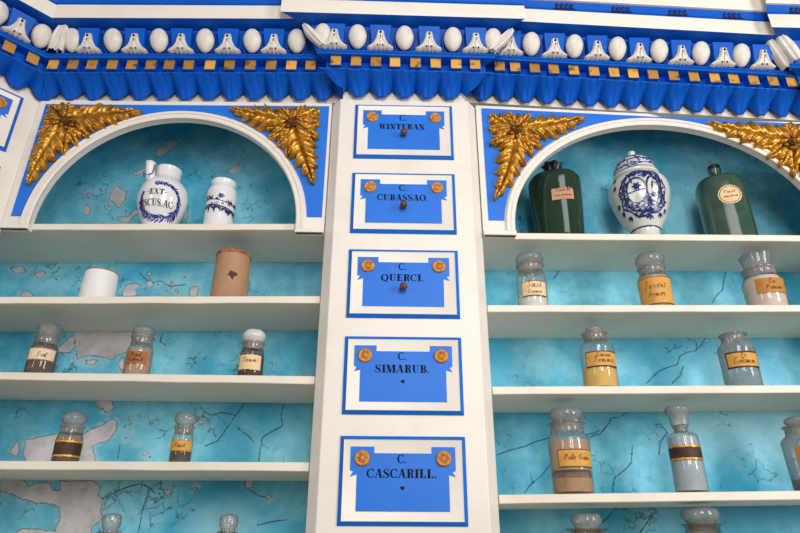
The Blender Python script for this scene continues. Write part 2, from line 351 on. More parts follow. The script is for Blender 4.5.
# ---------------------------------------------------------------- drawer columns
FW, FH = .278, .185            # a drawer front
TOPS = [1.165-.233*i for i in range(5)]
KNOB_MESH = None
def drawer(parent, frame, xc, zt, words, knob, alt=False):
    """frame maps (s, y, z) of the flat front to the column's own position"""
    x0, x1, z0, z1 = xc-FW/2, xc+FW/2, zt-FH, zt
    e, p = .0085, .009
    m = MB()                                                     # white front with bevelled edge
    def ring(x0, x1, z0, z1, y): return [(x0, y, z0), (x1, y, z0), (x1, y, z1), (x0, y, z1)]
    b = ring(x0, x1, z0, z1, .004); b2 = ring(x0, x1, z0, z1, -.003); t = ring(x0+e, x1-e, z0+e, z1-e, -p); c = ring(x0+e+.0035, x1-e-.0035, z0+e+.0035, z1-e-.0035, -p+.002)
    vs = b+b2+t+c; fs = [(3, 2, 1, 0)]
    m.add(vs, fs, 0)
    for k in (0, 4, 8):
        for i in range(4):
            j = (i+1) % 4; m.add([vs[k+i], vs[k+j], vs[k+4+j], vs[k+4+i]], [(0, 1, 2, 3)], 0 if k == 8 else 1)
    m.add(vs[12:], [(0, 1, 2, 3)], 0)
    d = m.mapped(frame).build('drawer', [WHITE, EDGEB], parent)
    yf = -p+.002
    # painted blue label shape with ears and fish tails
    bx, ex, wx = .1005, .1155, .0525                             # half body, half over the ears, ear width
    bt, et, eb, nt, bb = zt-.0375, zt-.0235, zt-.0735, zt-.087, zt-.157
    half = [(0, bt), (ex-wx, bt), (ex-wx, et), (ex, et), (ex, eb), (ex-.007, eb-.003), (ex, nt), (bx, nt+.0045), (bx, bb), (0, bb)]
    poly = [(xc+a, z) for a, z in half]+[(xc-a, z) for a, z in half[::-1]][1:-1]
    m = MB(); m.plate(poly, yf-.0009, yf+.001); m.mapped(frame).build('label_field', PLATEB, d)
    if words:
        m = MB()
        rows = [(words[0], .0185, zt-.0585, None), (words[1], .0185, zt-.089, words[2])]
        for txt, h, zb, wd in rows:
            for pl in text_polys(txt, h, wd): m.add([(xc-.002+x, yf-.0016, zb+z) for x, z in pl], [tuple(range(len(pl)))])
        m.mapped(frame).build('lettering', BLACK, d)
    for sx in (-1, 1):
        m = MB(); cx, cz = xc+sx*.0895, zt-.0485
        prof = [(0, .0055), (.004, .0058), (.006, .004), (.008, .0058), (.0105, .0042), (.013, .0056), (.0155, .005), (.0172, .0022), (.0174, 0)]
        P = [[(cx+r*math.cos(a), yf-.0009-hh-.0007*math.sin(5*a)*(1 if r > .003 else 0), cz+r*math.sin(a)) for r, hh in prof] for a in [2*PI*i/30 for i in range(30)]]
        m.grid(P, 0, True, True); m.mapped(frame).build('rosette', ROSET, d, angle=60)
    m = MB(); cz = zt-.110
    if knob:
        prof = [(.0045, 0), (.0045, .006), (.006, .008), (.0088, .012), (.0098, .017), (.0085, .022), (.005, .0252), (0, .026)]
        P = [[(xc+r*math.cos(a), yf-.001-hh, cz+r*math.sin(a)) for r, hh in prof] for a in [2*PI*i/24 for i in range(24)]]
        m.grid(P, 0, True, True); m.mapped(frame).build('knob', KNOB, d)
    elif words:
        m.plate([(xc-.001+.0045*math.cos(a)*(1+.2*math.sin(3*a)), cz+.004*math.sin(a)) for a in [2*PI*i/14 for i in range(14)]], yf-.0014, yf-.0004)
        m.mapped(frame).build('knob_hole', HOLE, d)

t = thing('drawer_column', 'white pilaster with five blue-labelled drawers stacked between the two shelf bays', 'cabinet', (.0375, .125, 0))
m = MB()
pl = [(-.147, 0), (.222, 0), (.247, .03), (.247, .27), (-.172, .27), (-.172, .03)]
n = len(pl); zb, ztp = -EYE, 1.188
m.add([(x, y, z) for z in (zb, ztp) for x, y in pl], [tuple(range(n))[::-1], tuple(range(n, 2*n))]+[(i, (i+1) % n, n+(i+1) % n, n+i) for i in range(n)])
m.build('pilaster_body', WHITE, t, bevel=.002)
idf = lambda x, y, z: (x, y, z)
for zt, w, k in zip(TOPS, [('C.', 'WINTERAN.', .136), ('C.', 'CURASSAO.', .137), ('C.', 'QUERCI.', .108), ('C.', 'SIMARUB.', .128), ('C.', 'CASCARILL.', .154)], (1, 1, 1, 0, 0)):
    drawer(t, idf, .036, zt, w, k)

# the angled column beyond the left bay
P0 = Vector((-1.018, .03, 0)); TT = Vector((-.70, -.714, 0)); TN_ = Vector((.714, -.70, 0))
def tower(s, y, z): q = P0+TT*s-TN_*y; return (q.x, q.y, z)
t = thing('drawer_column', 'angled white drawer column at the far left edge turned towards the room', 'cabinet', (P0.x+TT.x*.2, P0.y+TT.y*.2, 0))
m = MB(); m.box(0, .0, -EYE, .42, .03, 1.188); m.mapped(tower).build('pilaster_body', WHITE, t)
for zt in TOPS[:3]: drawer(t, tower, .184, zt, None, zt > .8)

# ---------------------------------------------------------------- shelf bays
PEEL= [[(-0.872,1.007),(-0.858,1.03),(-0.823,1.012),(-0.821,0.981),(-0.835,0.954),(-0.85,0.971),(-0.868,0.984)],[(-0.832,0.92),(-0.802,0.923),(-0.781,0.954),(-0.773,0.939),(-0.798,0.904),(-0.822,0.908)],[(-0.759,1.179),(-0.732,1.185),(-0.711,1.205),(-0.686,1.201),(-0.707,1.18),(-0.734,1.15),(-0.753,1.145)],[(-0.936,0.965),(-0.923,0.956),(-0.92,0.926),(-0.937,0.934)],[(-0.942,1.006),(-0.929,1.001),(-0.933,0.986)],[(-0.882,0.962),(-0.867,0.96),(-0.872,0.948)],[(-0.817,1.082),(-0.795,1.092),(-0.775,1.111),(-0.776,1.092),(-0.803,1.073)],[(-0.638,0.984),(-0.623,0.966),(-0.619,0.918),(-0.633,0.913),(-0.644,0.957)],[(-0.518,1.088),(-0.502,1.118),(-0.485,1.126),(-0.484,1.098),(-0.498,1.085)],[(-1.04,0.729),(-1.017,0.738),(-1.0,0.73),(-1.022,0.714)],[(-0.772,0.674),(-0.759,0.697),(-0.734,0.702),(-0.719,0.694),(-0.731,0.682),(-0.723,0.661),(-0.766,0.661)],[(-0.58,0.684),(-0.567,0.696),(-0.552,0.692),(-0.555,0.663),(-0.575,0.663)],[(-0.71,0.706),(-0.697,0.714),(-0.684,0.702),(-0.692,0.687)],[(-1.057,0.67),(-1.041,0.678),(-1.024,0.666),(-1.023,0.657),(-1.053,0.657)],[(-1.109,0.744),(-1.075,0.753),(-1.055,0.733),(-1.09,0.728)],[(-0.878,0.556),(-0.799,0.563),(-0.721,0.555),(-0.711,0.527),(-0.72,0.495),(-0.74,0.491),(-0.757,0.473),(-0.793,0.482),(-0.824,0.484),(-0.852,0.474),(-0.864,0.504),(-0.872,0.533)],[(-0.917,0.503),(-0.903,0.518),(-0.876,0.544),(-0.867,0.511),(-0.877,0.493),(-0.908,0.493)],[(-0.74,0.459),(-0.732,0.484),(-0.719,0.456),(-0.723,0.438)],[(-0.831,0.472),(-0.797,0.471),(-0.805,0.459),(-0.826,0.462)],[(-0.935,0.257),(-0.907,0.262),(-0.877,0.27),(-0.849,0.273),(-0.793,0.271),(-0.786,0.28),(-0.753,0.293),(-0.724,0.313),(-0.711,0.304),(-0.708,0.281),(-0.725,0.255),(-0.753,0.249),(-0.761,0.242),(-0.746,0.202),(-0.923,0.201),(-0.935,0.232)],[(-0.776,0.356),(-0.748,0.366),(-0.734,0.359),(-0.726,0.343),(-0.741,0.329),(-0.766,0.342)],[(-0.968,0.225),(-0.956,0.254),(-0.945,0.232),(-0.946,0.216)],[(-0.975,0.161),(-0.918,0.159),(-0.902,0.144),(-0.873,0.15),(-0.848,0.153),(-0.838,0.135),(-0.818,0.132),(-0.823,0.156),(-0.743,0.157),(-0.722,0.145),(-0.723,0.124),(-0.708,0.113),(-0.707,0.089),(-0.697,0.072),(-0.72,0.049),(-0.72,0.037),(-0.721,-0.001),(-0.787,-0.001),(-0.808,0.049),(-0.803,0.069),(-0.812,0.092),(-0.833,0.103),(-0.867,0.103),(-0.9,0.111),(-0.928,0.123),(-0.967,0.132)],[(-0.904,0.036),(-0.889,0.046),(-0.858,0.044),(-0.802,0.039),(-0.79,-0.001),(-0.9,-0.002)],[(-0.36,0.164),(-0.337,0.164),(-0.336,0.148),(-0.347,0.14),(-0.358,0.147)],[(-0.304,0.122),(-0.298,0.127),(-0.29,0.121),(-0.297,0.116)],[(-0.557,0.134),(-0.545,0.14),(-0.54,0.128),(-0.552,0.125)],[(-0.495,0.14),(-0.48,0.142),(-0.482,0.135)],[(-0.485,0.091),(-0.476,0.095),(-0.475,0.085)],[(-0.502,0.311),(-0.475,0.313),(-0.464,0.306),(-0.493,0.3)],[(0.688,0.775),(0.712,0.779),(0.705,0.763),(0.694,0.761)],[(-0.675,0.262),(-0.677,0.261),(-0.681,0.261),(-0.68,0.264),(-0.678,0.265)],[(-0.69,0.691),(-0.693,0.689),(-0.7,0.688),(-0.699,0.693),(-0.694,0.696)],[(-0.619,0.226),(-0.623,0.223),(-0.629,0.223),(-0.627,0.227),(-0.625,0.23)],[(-0.668,0.7),(-0.669,0.696),(-0.674,0.697),(-0.675,0.703),(-0.67,0.702)],[(-0.605,0.216),(-0.608,0.212),(-0.613,0.215),(-0.612,0.219),(-0.608,0.218)],[(-0.693,0.714),(-0.698,0.712),(-0.704,0.712),(-0.706,0.718),(-0.699,0.72)],[(-0.679,0.315),(-0.679,0.311),(-0.683,0.314),(-0.685,0.316),(-0.68,0.319)],[(-0.627,0.692),(-0.629,0.688),(-0.634,0.689),(-0.635,0.693),(-0.631,0.695)],[(-0.656,0.322),(-0.657,0.319),(-0.66,0.32),(-0.662,0.324),(-0.659,0.325)],[(-0.707,0.688),(-0.708,0.684),(-0.714,0.686),(-0.715,0.691),(-0.71,0.692)],[(-0.632,0.321),(-0.635,0.317),(-0.639,0.319),(-0.64,0.323),(-0.636,0.323)],[(-0.641,0.677),(-0.642,0.675),(-0.645,0.676),(-0.646,0.678),(-0.643,0.68)],[(-0.684,0.292),(-0.687,0.289),(-0.691,0.289),(-0.692,0.293),(-0.688,0.295)],[(-0.695,0.734),(-0.699,0.727),(-0.708,0.732),(-0.708,0.738),(-0.701,0.739)],[(-0.676,0.285),(-0.676,0.282),(-0.678,0.283),(-0.68,0.286),(-0.677,0.287)],[(-0.594,0.724),(-0.596,0.72),(-0.6,0.722),(-0.6,0.726),(-0.597,0.727)],[(-0.67,0.301),(-0.672,0.297),(-0.678,0.299),(-0.676,0.303),(-0.673,0.302)],[(-0.628,0.706),(-0.632,0.704),(-0.635,0.705),(-0.638,0.709),(-0.633,0.71)],[(-0.672,0.288),(-0.674,0.286),(-0.677,0.287),(-0.678,0.289),(-0.675,0.289)],[(-0.611,0.682),(-0.614,0.68),(-0.618,0.68),(-0.619,0.685),(-0.615,0.685)],[(-0.644,0.246),(-0.645,0.243),(-0.647,0.244),(-0.648,0.246),(-0.646,0.247)],[(-0.562,0.683),(-0.565,0.678),(-0.568,0.681),(-0.571,0.684),(-0.566,0.685)],[(-0.62,0.303),(-0.622,0.302),(-0.625,0.302),(-0.625,0.305),(-0.623,0.305)],[(-0.699,0.684),(-0.699,0.677),(-0.705,0.682),(-0.706,0.687),(-0.701,0.688)],[(-0.666,0.279),(-0.667,0.275),(-0.67,0.277),(-0.67,0.28),(-0.668,0.281)],[(-0.606,0.675),(-0.606,0.673),(-0.61,0.673),(-0.61,0.676),(-0.608,0.677)]]
CRACK= [[(-0.381,0.359),(-0.398,0.332),(-0.415,0.303),(-0.441,0.258),(-0.472,0.245)],[(-0.277,0.354),(-0.282,0.327),(-0.276,0.298),(-0.307,0.281),(-0.326,0.268),(-0.329,0.236),(-0.329,0.208)],[(-0.499,0.345),(-0.47,0.325),(-0.438,0.332),(-0.404,0.326)],[(-0.394,0.293),(-0.358,0.268),(-0.347,0.255)],[(-0.344,0.138),(-0.317,0.124),(-0.298,0.121)],[(-0.317,0.057),(-0.275,0.066),(-0.244,0.069)],[(-0.715,0.113),(-0.692,0.124),(-0.658,0.142),(-0.623,0.152),(-0.596,0.143),(-0.581,0.128)],[(-0.596,0.143),(-0.605,0.09),(-0.605,0.056),(-0.608,0.038)],[(-0.691,0.246),(-0.691,0.212)],[(-0.633,0.55),(-0.636,0.528),(-0.617,0.514)],[(-0.729,0.734),(-0.695,0.702),(-0.667,0.711),(-0.636,0.695),(-0.593,0.7)],[(-0.824,0.732),(-0.79,0.709),(-0.798,0.677)],[(0.903,0.554),(0.889,0.535),(0.867,0.516),(0.841,0.512),(0.821,0.501),(0.809,0.476),(0.78,0.468),(0.753,0.457),(0.725,0.432),(0.712,0.422)],[(0.826,0.472),(0.81,0.444),(0.785,0.423)],[(0.853,0.553),(0.876,0.542),(0.871,0.52)],[(1.012,0.767),(0.997,0.734),(0.987,0.706),(0.964,0.685),(0.949,0.665)],[(0.644,0.341),(0.622,0.328),(0.602,0.327),(0.593,0.312),(0.566,0.285),(0.531,0.275)],[(0.648,0.257),(0.638,0.212),(0.619,0.194),(0.59,0.175),(0.58,0.15),(0.581,0.138)],[(0.583,0.103),(0.557,0.079),(0.536,0.062),(0.524,0.043)],[(0.582,0.1),(0.613,0.097)],[(0.67,0.091),(0.656,0.068),(0.633,0.044)],[(0.717,0.309),(0.731,0.313),(0.747,0.29),(0.723,0.264),(0.714,0.232)],[(0.289,0.229),(0.323,0.241),(0.363,0.251),(0.394,0.264),(0.431,0.274)],[(0.525,0.282),(0.553,0.288),(0.567,0.295)],[(0.424,0.205),(0.395,0.174),(0.368,0.155),(0.354,0.137)],[(0.371,0.186),(0.375,0.161)],[(0.51,0.764),(0.488,0.735)],[(0.587,0.442),(0.563,0.47),(0.546,0.448)]]

def seg_dist(P, a, b):
    a, b = np.array(a), np.array(b); d = b-a; tt = np.clip(((P-a)@d)/max(d@d, 1e-12), 0, 1)
    return np.linalg.norm(P-(a+tt[:, None]*d), axis=1)
def back_panel(parent, x0, x1, z0, z1, Y, step, wornpts):
    nx, nz = int((x1-x0)/step), int((z1-z0)/step)
    X, Z = np.meshgrid(np.linspace(x0, x1, nx), np.linspace(z0, z1, nz)); Q = np.stack([X.ravel(), Z.ravel()], 1)
    peel = np.full(len(Q), .05); crack = np.full(len(Q), .05)
    for poly in PEEL:
        pa = np.array(poly); lo, hi = pa.min(0)-.03, pa.max(0)+.03
        idx = np.where(((Q > lo) & (Q < hi)).all(1))[0]
        if not len(idx): continue
        q = Q[idx]; d = np.full(len(q), 1.); ins = np.zeros(len(q), bool)
        for a, b in zip(poly, poly[1:]+poly[:1]):
            d = np.minimum(d, seg_dist(q, a, b))
            c = (a[1] > q[:, 1]) != (b[1] > q[:, 1])
            with np.errstate(divide='ignore', invalid='ignore'): xi = (b[0]-a[0])*(q[:, 1]-a[1])/(b[1]-a[1] if b[1] != a[1] else 1e-9)+a[0]
            ins ^= c & (q[:, 0] < xi)
        peel[idx] = np.minimum(peel[idx], np.where(ins, -d, d))
    for line in CRACK:
        for a, b in zip(line, line[1:]):
            lo, hi = np.minimum(a, b)-.02, np.maximum(a, b)+.02
            idx = np.where(((Q > lo) & (Q < hi)).all(1))[0]
            if len(idx): crack[idx] = np.minimum(crack[idx], seg_dist(Q[idx], a, b))
    worn = np.zeros(len(Q))
    for x, z, r, w in wornpts: worn = np.maximum(worn, w*np.exp(-((Q[:, 0]-x)**2+(Q[:, 1]-z)**2)/r**2))
    v = np.zeros((len(Q), 3)); v[:, 0] = Q[:, 0]; v[:, 1] = Y; v[:, 2] = Q[:, 1]
    i, j = np.meshgrid(np.arange(nx-1), np.arange(nz-1)); a = (j*nx+i).ravel()
    f = np.stack([a, a+1, a+nx+1, a+nx], 1)
    me = bpy.data.meshes.new('back_panel'); me.from_pydata(v.tolist(), [], f.tolist()); me.materials.append(TURQ)
    for nm, arr in (('peel', peel), ('crack', crack), ('worn', worn)):
        at = me.attributes.new(nm, 'FLOAT', 'POINT'); at.data.foreach_set('value', arr.astype(np.float32))
    o = bpy.data.objects.new('back_panel', me); COL.objects.link(o); o.parent = parent
    so = o.modifiers.new('thick', 'SOLIDIFY'); so.thickness = .012; so.offset = -1
    o.location = Vector((0, 0, EYE))-parent.location
    return o
YS, YBK = .03, .244
def shelf(parent, xa, za, xb, zb, x0, x1, yf=YS, th=.019, ext=None):
    z = lambda x: za+(zb-za)*(x-xa)/(xb-xa)
    m = MB(); n = 8
    xs = [lerp(x0, x1, i/n) for i in range(n+1)]
    vs = []; fs = []
    for i, x in enumerate(xs):
        w = .0006*math.sin(x*23)+.0005*math.sin(x*57)
        xk = ext if (ext is not None and i == 0) else x
        vs += [(x, yf+w, z(x)), (xk, YBK, z(xk)), (xk, YBK, z(xk)-th), (x, yf+w, z(x)-th-w)]
    for i in range(n):
        for k in range(4): fs.append((4*i+k, 4*i+4+k, 4*i+4+(k+1) % 4, 4*i+(k+1) % 4))
    fs += [(0, 1, 2, 3), (4*n+3, 4*n+2, 4*n+1, 4*n)]
    m.add(vs, fs); return m.build('shelf', SHELFW, parent, bevel=.002)

def leaf(m, base, tip, width, nl=5, h=.016, mi=0, y0=0, seed=0):
    """one carved acanthus leaf lying on a board, from base to tip in (x, z)"""
    r = random.Random(seed); bx, bz = base; L = math.hypot(tip[0]-bx, tip[1]-bz); ux, uz = (tip[0]-bx)/L, (tip[1]-bz)/L
    nu, nv = nl*18, 22; P = []
    bend = r.uniform(-.04, .04)
    amp = [r.uniform(.85, 1.1) for _ in range(nl*2+4)]
    for i in range(nu+1):
        u = i/nu; env = min(1, .45+u/.34)*(1-u)**.72*1.1
        row = []
        for j in range(nv+1):
            v = -1+2*j/nv; av = abs(v)
            ss = u*nl+(.4 if v > 0 else 0); s = ss % 1; am = amp[int(ss)*2 % len(amp)+(1 if v > 0 else 0) - (1 if int(ss)*2 % len(amp) == len(amp)-1 else 0)]
            tooth = (s/.68)**.8 if s < .68 else ((1-s)/.32)**.7
            lob = .46+.54*tooth*am
            k = 1-av**1.3*(1-lob)
            yv = v*width/2*env*k*1.04+bend*L*math.sin(PI*u)
            al = u*L*.92+av**1.25*width*.42*env*k*(1-.35*u)
            ridge = math.sin(PI*s)**.45
            hh = h*(.42+.58*(1-av**3))*(1-.50*u)*(1-.48*av**.8*(1-ridge))
            hh += h*.25*math.sin(PI*av)*ridge
            hh -= h*.45*math.exp(-(v/.08)**2)
            hh -= h*.26*(math.sin(PI*(s*3))**2)*min(1, av*2.2)*(1-.5*u)
            if av > .99: hh = -.002
            row.append((bx+ux*al-uz*yv, y0-max(hh, -.002), bz+uz*al+ux*yv))
        P.append(row)
    m.grid(P, mi, True)
def ornament(parent, c, tips, yb, seed):
    """tips: two long leaves, then the short leaves that fill the corner, each (x, z, width, lobes)"""
    cx, cz = c
    m = MB()
    for k, (tx, tz, w, nl) in enumerate(tips[2:]):
        d = math.hypot(tx-cx, tz-cz); leaf(m, (cx+(tx-cx)*.010/d, cz+(tz-cz)*.010/d), (tx, tz), w, nl, .016+.003*(k % 2), 0, yb-.001-.0012*(k % 3), seed*31+k)
    o = m.build('corner_ornament', GOLD, parent, angle=75, fix=False)
    for k, (tx, tz, w, nl) in enumerate(tips[:2]):
        m = MB(); d = math.hypot(tx-cx, tz-cz); leaf(m, (cx+(tx-cx)*.012/d, cz+(tz-cz)*.012/d), (tx, tz), w, nl, .023, 0, yb-.003, seed*17+k)
        m.build('long_leaf', GOLD, o, angle=75, fix=False)
    m = MB(); cx, cz = cx*.990, cz*.990
    for k in range(5):
        a = 2*PI*k/5+.9; m.ellipsoid((cx+.0155*math.cos(a), yb-.019, cz+.0155*math.sin(a)), (.0105, .009, .0105), 12, 8)
    for k in range(6):
        a = 2*PI*k/6; m.ellipsoid((cx+.007*math.cos(a), yb-.027, cz+.007*math.sin(a)), (.0042, .0045, .0042), 8, 6)
    m.ellipsoid((cx, yb-.030, cz), (.0045, .005, .0045), 8, 6); m.ellipsoid((cx, yb-.012, cz), (.021, .012, .021), 14, 8)
    m.build('flower', GOLDD, o, fix=False)
    return o
def spray(parent, c, sx, seed, dA, dB, k=1.0):
    """sx = direction of the long top leaf; dA, dB offsets of the long tips from the flower"""
    cx, cz = c[0]*.990, c[1]*.990; q = lambda dx, dz, w, n: (cx+sx*dx*k, cz+dz*k, w, n)
    return ornament(parent, c, [q(dA[0], dA[1], .110, 5), q(dB[0], dB[1], .104, 5),
        q(-.074, .074, .105, 3), q(-.018, .080, .075, 3), q(.048, .074, .080, 3), q(.095, .060, .055, 3), q(-.080, .020, .080, 3), q(-.080, -.040, .070, 3),
        q(.098, -.004, .062, 3), q(.074, -.046, .060, 3), q(.045, -.076, .060, 3), q(.012, -.110, .064, 3)], .021, seed)

def arch_board(parent, x0, x1, zb, zt0, zt1, cx, cz, rx, rz, fx0, fx1, fzl, fzr, ftl, ftr, bw=.027):
    yf, yb = .022, .040
    N = 48
    arcp = lambda ex, a: (cx+(rx+ex)*math.cos(a), cz+(rz+ex)*math.sin(a))
    A = [PI*(1-i/N) for i in range(N+1)]
    inner = [(cx-rx, zb)]+[arcp(0, a) for a in A]+[(cx+rx, zb)]
    outer_t = []                                                  # matching points on the outer rectangle
    for x, z in inner:
        if z <= cz-1e-6: outer_t.append((x0 if x < cx else x1, zb)); continue
        dx, dz = x-cx, z-cz
        tmax = 9
        if dx < 0: tmax = min(tmax, (x0-cx)/dx)
        if dx > 0: tmax = min(tmax, (x1-cx)/dx)
        if dz > 1e-9:
            for _ in range(3):
                xx = cx+dx*tmax; top = lerp(zt0, zt1, (min(max(xx, x0), x1)-x0)/(x1-x0)); tmax = min(tmax, (top-cz)/dz)
        outer_t.append((cx+dx*tmax, cz+dz*tmax))
    m = MB(); n = len(inner)
    vs = [(x, yf, z) for x, z in inner]+[(x, yf, z) for x, z in outer_t]+[(x, yb, z) for x, z in inner]+[(x, yb, z) for x, z in outer_t]
    fs = []
    for i in range(n-1):
        fs += [(i, i+1, n+i+1, n+i), (2*n+i, 3*n+i, 3*n+i+1, 2*n+i+1), (i, 2*n+i, 2*n+i+1, i+1), (n+i, n+i+1, 3*n+i+1, 3*n+i)]
    fs += [(0, n, 3*n, 2*n), (n-1, 2*n-1+0, 4*n-1, 3*n-1)]
    # corners of the rectangle, closed with triangles
    cor = []
    for i in range(n-1):
        (xa, za), (xb, zb_) = outer_t[i], outer_t[i+1]
        if abs(xa-xb) > 1e-6 and abs(za-zb_) > 1e-6 and (abs(xa-x0) < 1e-6 or abs(xb-x1) < 1e-6):
            px, pz = (x0, zt0) if abs(xa-x0) < 1e-6 else (x1, zt1)
            k = len(vs); vs += [(px, yf, pz), (px, yb, pz)]; fs += [(n+i, k, n+i+1), (3*n+i, 3*n+i+1, k+1), (n+i, 3*n+i, k+1, k), (k, k+1, 3*n+i+1, n+i+1)]
    m.add(vs, fs); board = m.build('arch_board', WHITE, parent)
    # moulded band round the opening and square feet
    m = MB(); prof = [(0, .002), (0, -.004), (.003, -.006), (.010, -.006), (.011, -.0035), (.013, -.0035), (.0145, -.007), (.022, -.0075), (.025, -.004), (.027, 0)]
    zi = zb+.086
    P = [[(cx-rx-e, yf+d, zb+.012) for e, d in prof]]
    for a in A: P.append([(arcp(e, a)[0], yf+d, arcp(e, a)[1]) for e, d in prof])
    P.append([(cx+rx+e, yf+d, zb+.012) for e, d in prof])
    m.grid(P, 0, True); m.build('arch_moulding', WHITE, board, angle=28)
    for sx in (-1, 1):
        xa, xb = (x0, cx-rx) if sx < 0 else (cx+rx, x1)
        m = MB(); m.box(xa+.001, yf-.006, zb-.001, xb+.002*sx*-1, yf+.004, zb+.014); m.box(xa, yf-.0095, zb-.001, xb, yf+.004, zb+.007)
        m.build('impost_moulding', WHITE, board, bevel=.0012)
    # blue field of the two spandrels
    ow = bw+.001
    for sx in (-1, 1):
        pts = [arcp(ow, a) for a in A if (math.cos(a) < .02 if sx < 0 else math.cos(a) > -.02)]
        xm = cx; tm = lerp(ftl, ftr, (xm-fx0)/(fx1-fx0))
        if sx < 0:
            pts = [p for p in pts if p[1] > fzl[0]]
            xa = cx-(rx+ow)*math.sqrt(max(0, 1-((fzl[0]-cz)/(rz+ow))**2))
            poly = [(fx0, ftl), (fx0, fzl[0]), (xa, fzl[0])]+pts+[(cx, tm)]
        else:
            pts = [p for p in pts if p[1] > fzr[0]]
            xa = cx+(rx+ow)*math.sqrt(max(0, 1-((fzr[0]-cz)/(rz+ow))**2))
            poly = [(cx, tm)]+pts+[(xa, fzr[0]), (fx1, fzr[0]), (fx1, ftr)]
        m = MB(); m.plate(poly, yf-.0012, yf+.001); m.build('spandrel_field', PLATEB, board)
    return board

INNER = mat('turquoise_inner_paint', srgb(40, 150, 184), .5, noise=(6, .5, srgb(90, 180, 206), .4, .7))
# left bay
t = thing('shelf_bay', 'left arched shelf bay with peeling turquoise back and white shelves', 'cabinet', (-.594, .137, 0))
LB = t
back_panel(t, -1.25, -.16, -.30, 1.31, YBK, .0026, [(-.85, .36, .28, .55), (-.85, .60, .25, .8), (-.75, .10, .3, .6), (-.8, .9, .2, .6), (-.55, .17, .12, .75), (-.45, .0, .14, .6), (-.6, .58, .22, .6), (-.88, .4, .15, .5), (-.45, .1, .08, .5)])
m = MB(); m.box(-1.262, .10, -EYE, -1.248, .27, 1.31); m.build('side_panel', INNER, t)
m = MB(); m.box(-1.25, .085, 1.296, -.172, .27, 1.31); m.build('top_panel', INNER, t)
m = MB(); m.box(-1.20, .20, -EYE, -.172, .27, -.30); m.build('base_panel', WHITE, t)
SHL = {1: (-.935, .784, -.247, .796), 2: (-.968, .570, -.173, .583), 3: (-.915, .379, -.176, .377), 4: (-.859, .178, -.174, .180), 5: (-.9, -.060, -.174, -.060)}
for k, v in SHL.items(): shelf(t, *v, -1.028, -.1735, yf=.041 if k == 1 else YS, ext=-1.21)
b = arch_board(t, -1.016, -.1735, .757, 1.184, 1.188, -.5965, .787, .3475, .336, -.998, -.181, (.795,), (.805,), 1.166, 1.177)
spray(t, (-.920, 1.096), 1, 1, (.212, .058), (-.066, -.215))
spray(t, (-.279, 1.103), -1, 2, (.204, .066), (-.074, -.205))

# right bay
t = thing('shelf_bay', 'right arched shelf bay with cracked turquoise back and white shelves', 'cabinet', (.73, .137, 0))
back_panel(t, .235, 1.50, -.32, 1.31, YBK, .0028, [(.80, .05, .12, .7), (.63, .08, .12, .9), (.5, .35, .1, .3), (.75, -.02, .1, .7)])
m = MB(); m.box(1.485, .04, -EYE, 1.50, .27, 1.31); m.build('side_panel', INNER, t)
m = MB(); m.box(.2485, .085, 1.296, 1.485, .27, 1.31); m.build('top_panel', INNER, t)
m = MB(); m.box(.2485, .20, -EYE, 1.485, .27, -.32); m.build('base_panel', WHITE, t)
SHR = {1: (.321, .777, 1.107, .783), 2: (.251, .564, 1.05, .575), 3: (.247, .356, .993, .367), 4: (.245, .114, .926, .127), 5: (.25, -.11, 1.0, -.10)}
for k, v in SHR.items(): shelf(t, *v, .2485, 1.484, yf=.041 if k == 1 else YS)
b = arch_board(t, .2485, 1.275, .757, 1.191, 1.150, .762, .782, .428, .346, .264, 1.26, (.803,), (.803,), 1.180, 1.141)
spray(t, (.361, 1.092), 1, 3, (.214, .064), (-.078, -.228), 1.05)
spray(t, (1.150, 1.068), -1, 4, (.228, .078), (-.080, -.21), 1.05)
m = MB(); m.box(1.277, 0, -EYE, 1.75, .026, 1.16)
t2 = thing('cabinet_pier', 'plain white pier closing the right bay at the far right', 'cabinet', (1.49, .135, 0)); m.build('pilaster_body', WHITE, t2)

# ---------------------------------------------------------------- cornice
CO = thing('cornice', 'blue and white egg-and-dart cornice with gold blocks along the cabinet top', 'cornice', (.1, .05, EYE+1.19))
def fr(O, T, Nn):
    return lambda s, d, z: (O[0]+T[0]*s+Nn[0]*d, O[1]+T[1]*s+Nn[1]*d, z)
SL, SR = .010, -.016          # the old bays sag a little towards their outer ends
secs = {
 'L': dict(f=fr((0, .03), (1, 0), (0, -1)), l=lambda d: -1.018+.419*d, r=lambda d: -.13, sag=lambda s: .0095*(s+.6)/.43),
 'C': dict(f=fr((0, -.001), (1, 0), (0, -1)), l=lambda d: np.interp(d, [-.03, .018, .07, .088, .12, .152, .2], [-.140, -.141, -.207, -.212, -.245, -0.312, -0.332]),
           r=lambda d: np.interp(d, [-.03, .018, .07, .088, .12, .152, .2], [.217, .219, .290, .292, .326, .372, .40]), sag=lambda s: -.0045-.012*(s-.04)),
 'R': dict(f=fr((0, .03), (1, 0), (0, -1)), l=lambda d: .20, r=lambda d: 1.30, sag=lambda s: -.021*(s-.70)/.45),
 'P': dict(f=fr((0, -.001), (1, 0), (0, -1)), l=lambda d: np.interp(d, [-.03, .018, .07, .088, .12, .152, .2], [1.24, 1.22, 1.155, 1.135, 1.105, 1.067, 1.05]), r=lambda d: 1.75, sag=lambda s: -.021),
 'T': dict(f=fr(P0, TT, TN_), l=lambda d: .419*d, r=lambda d: .55, sag=lambda s: -.010-.0*s),
}
def P_(sec, s, d, z): q = secs[sec]; return q['f'](s, d, z+q['sag'](s))
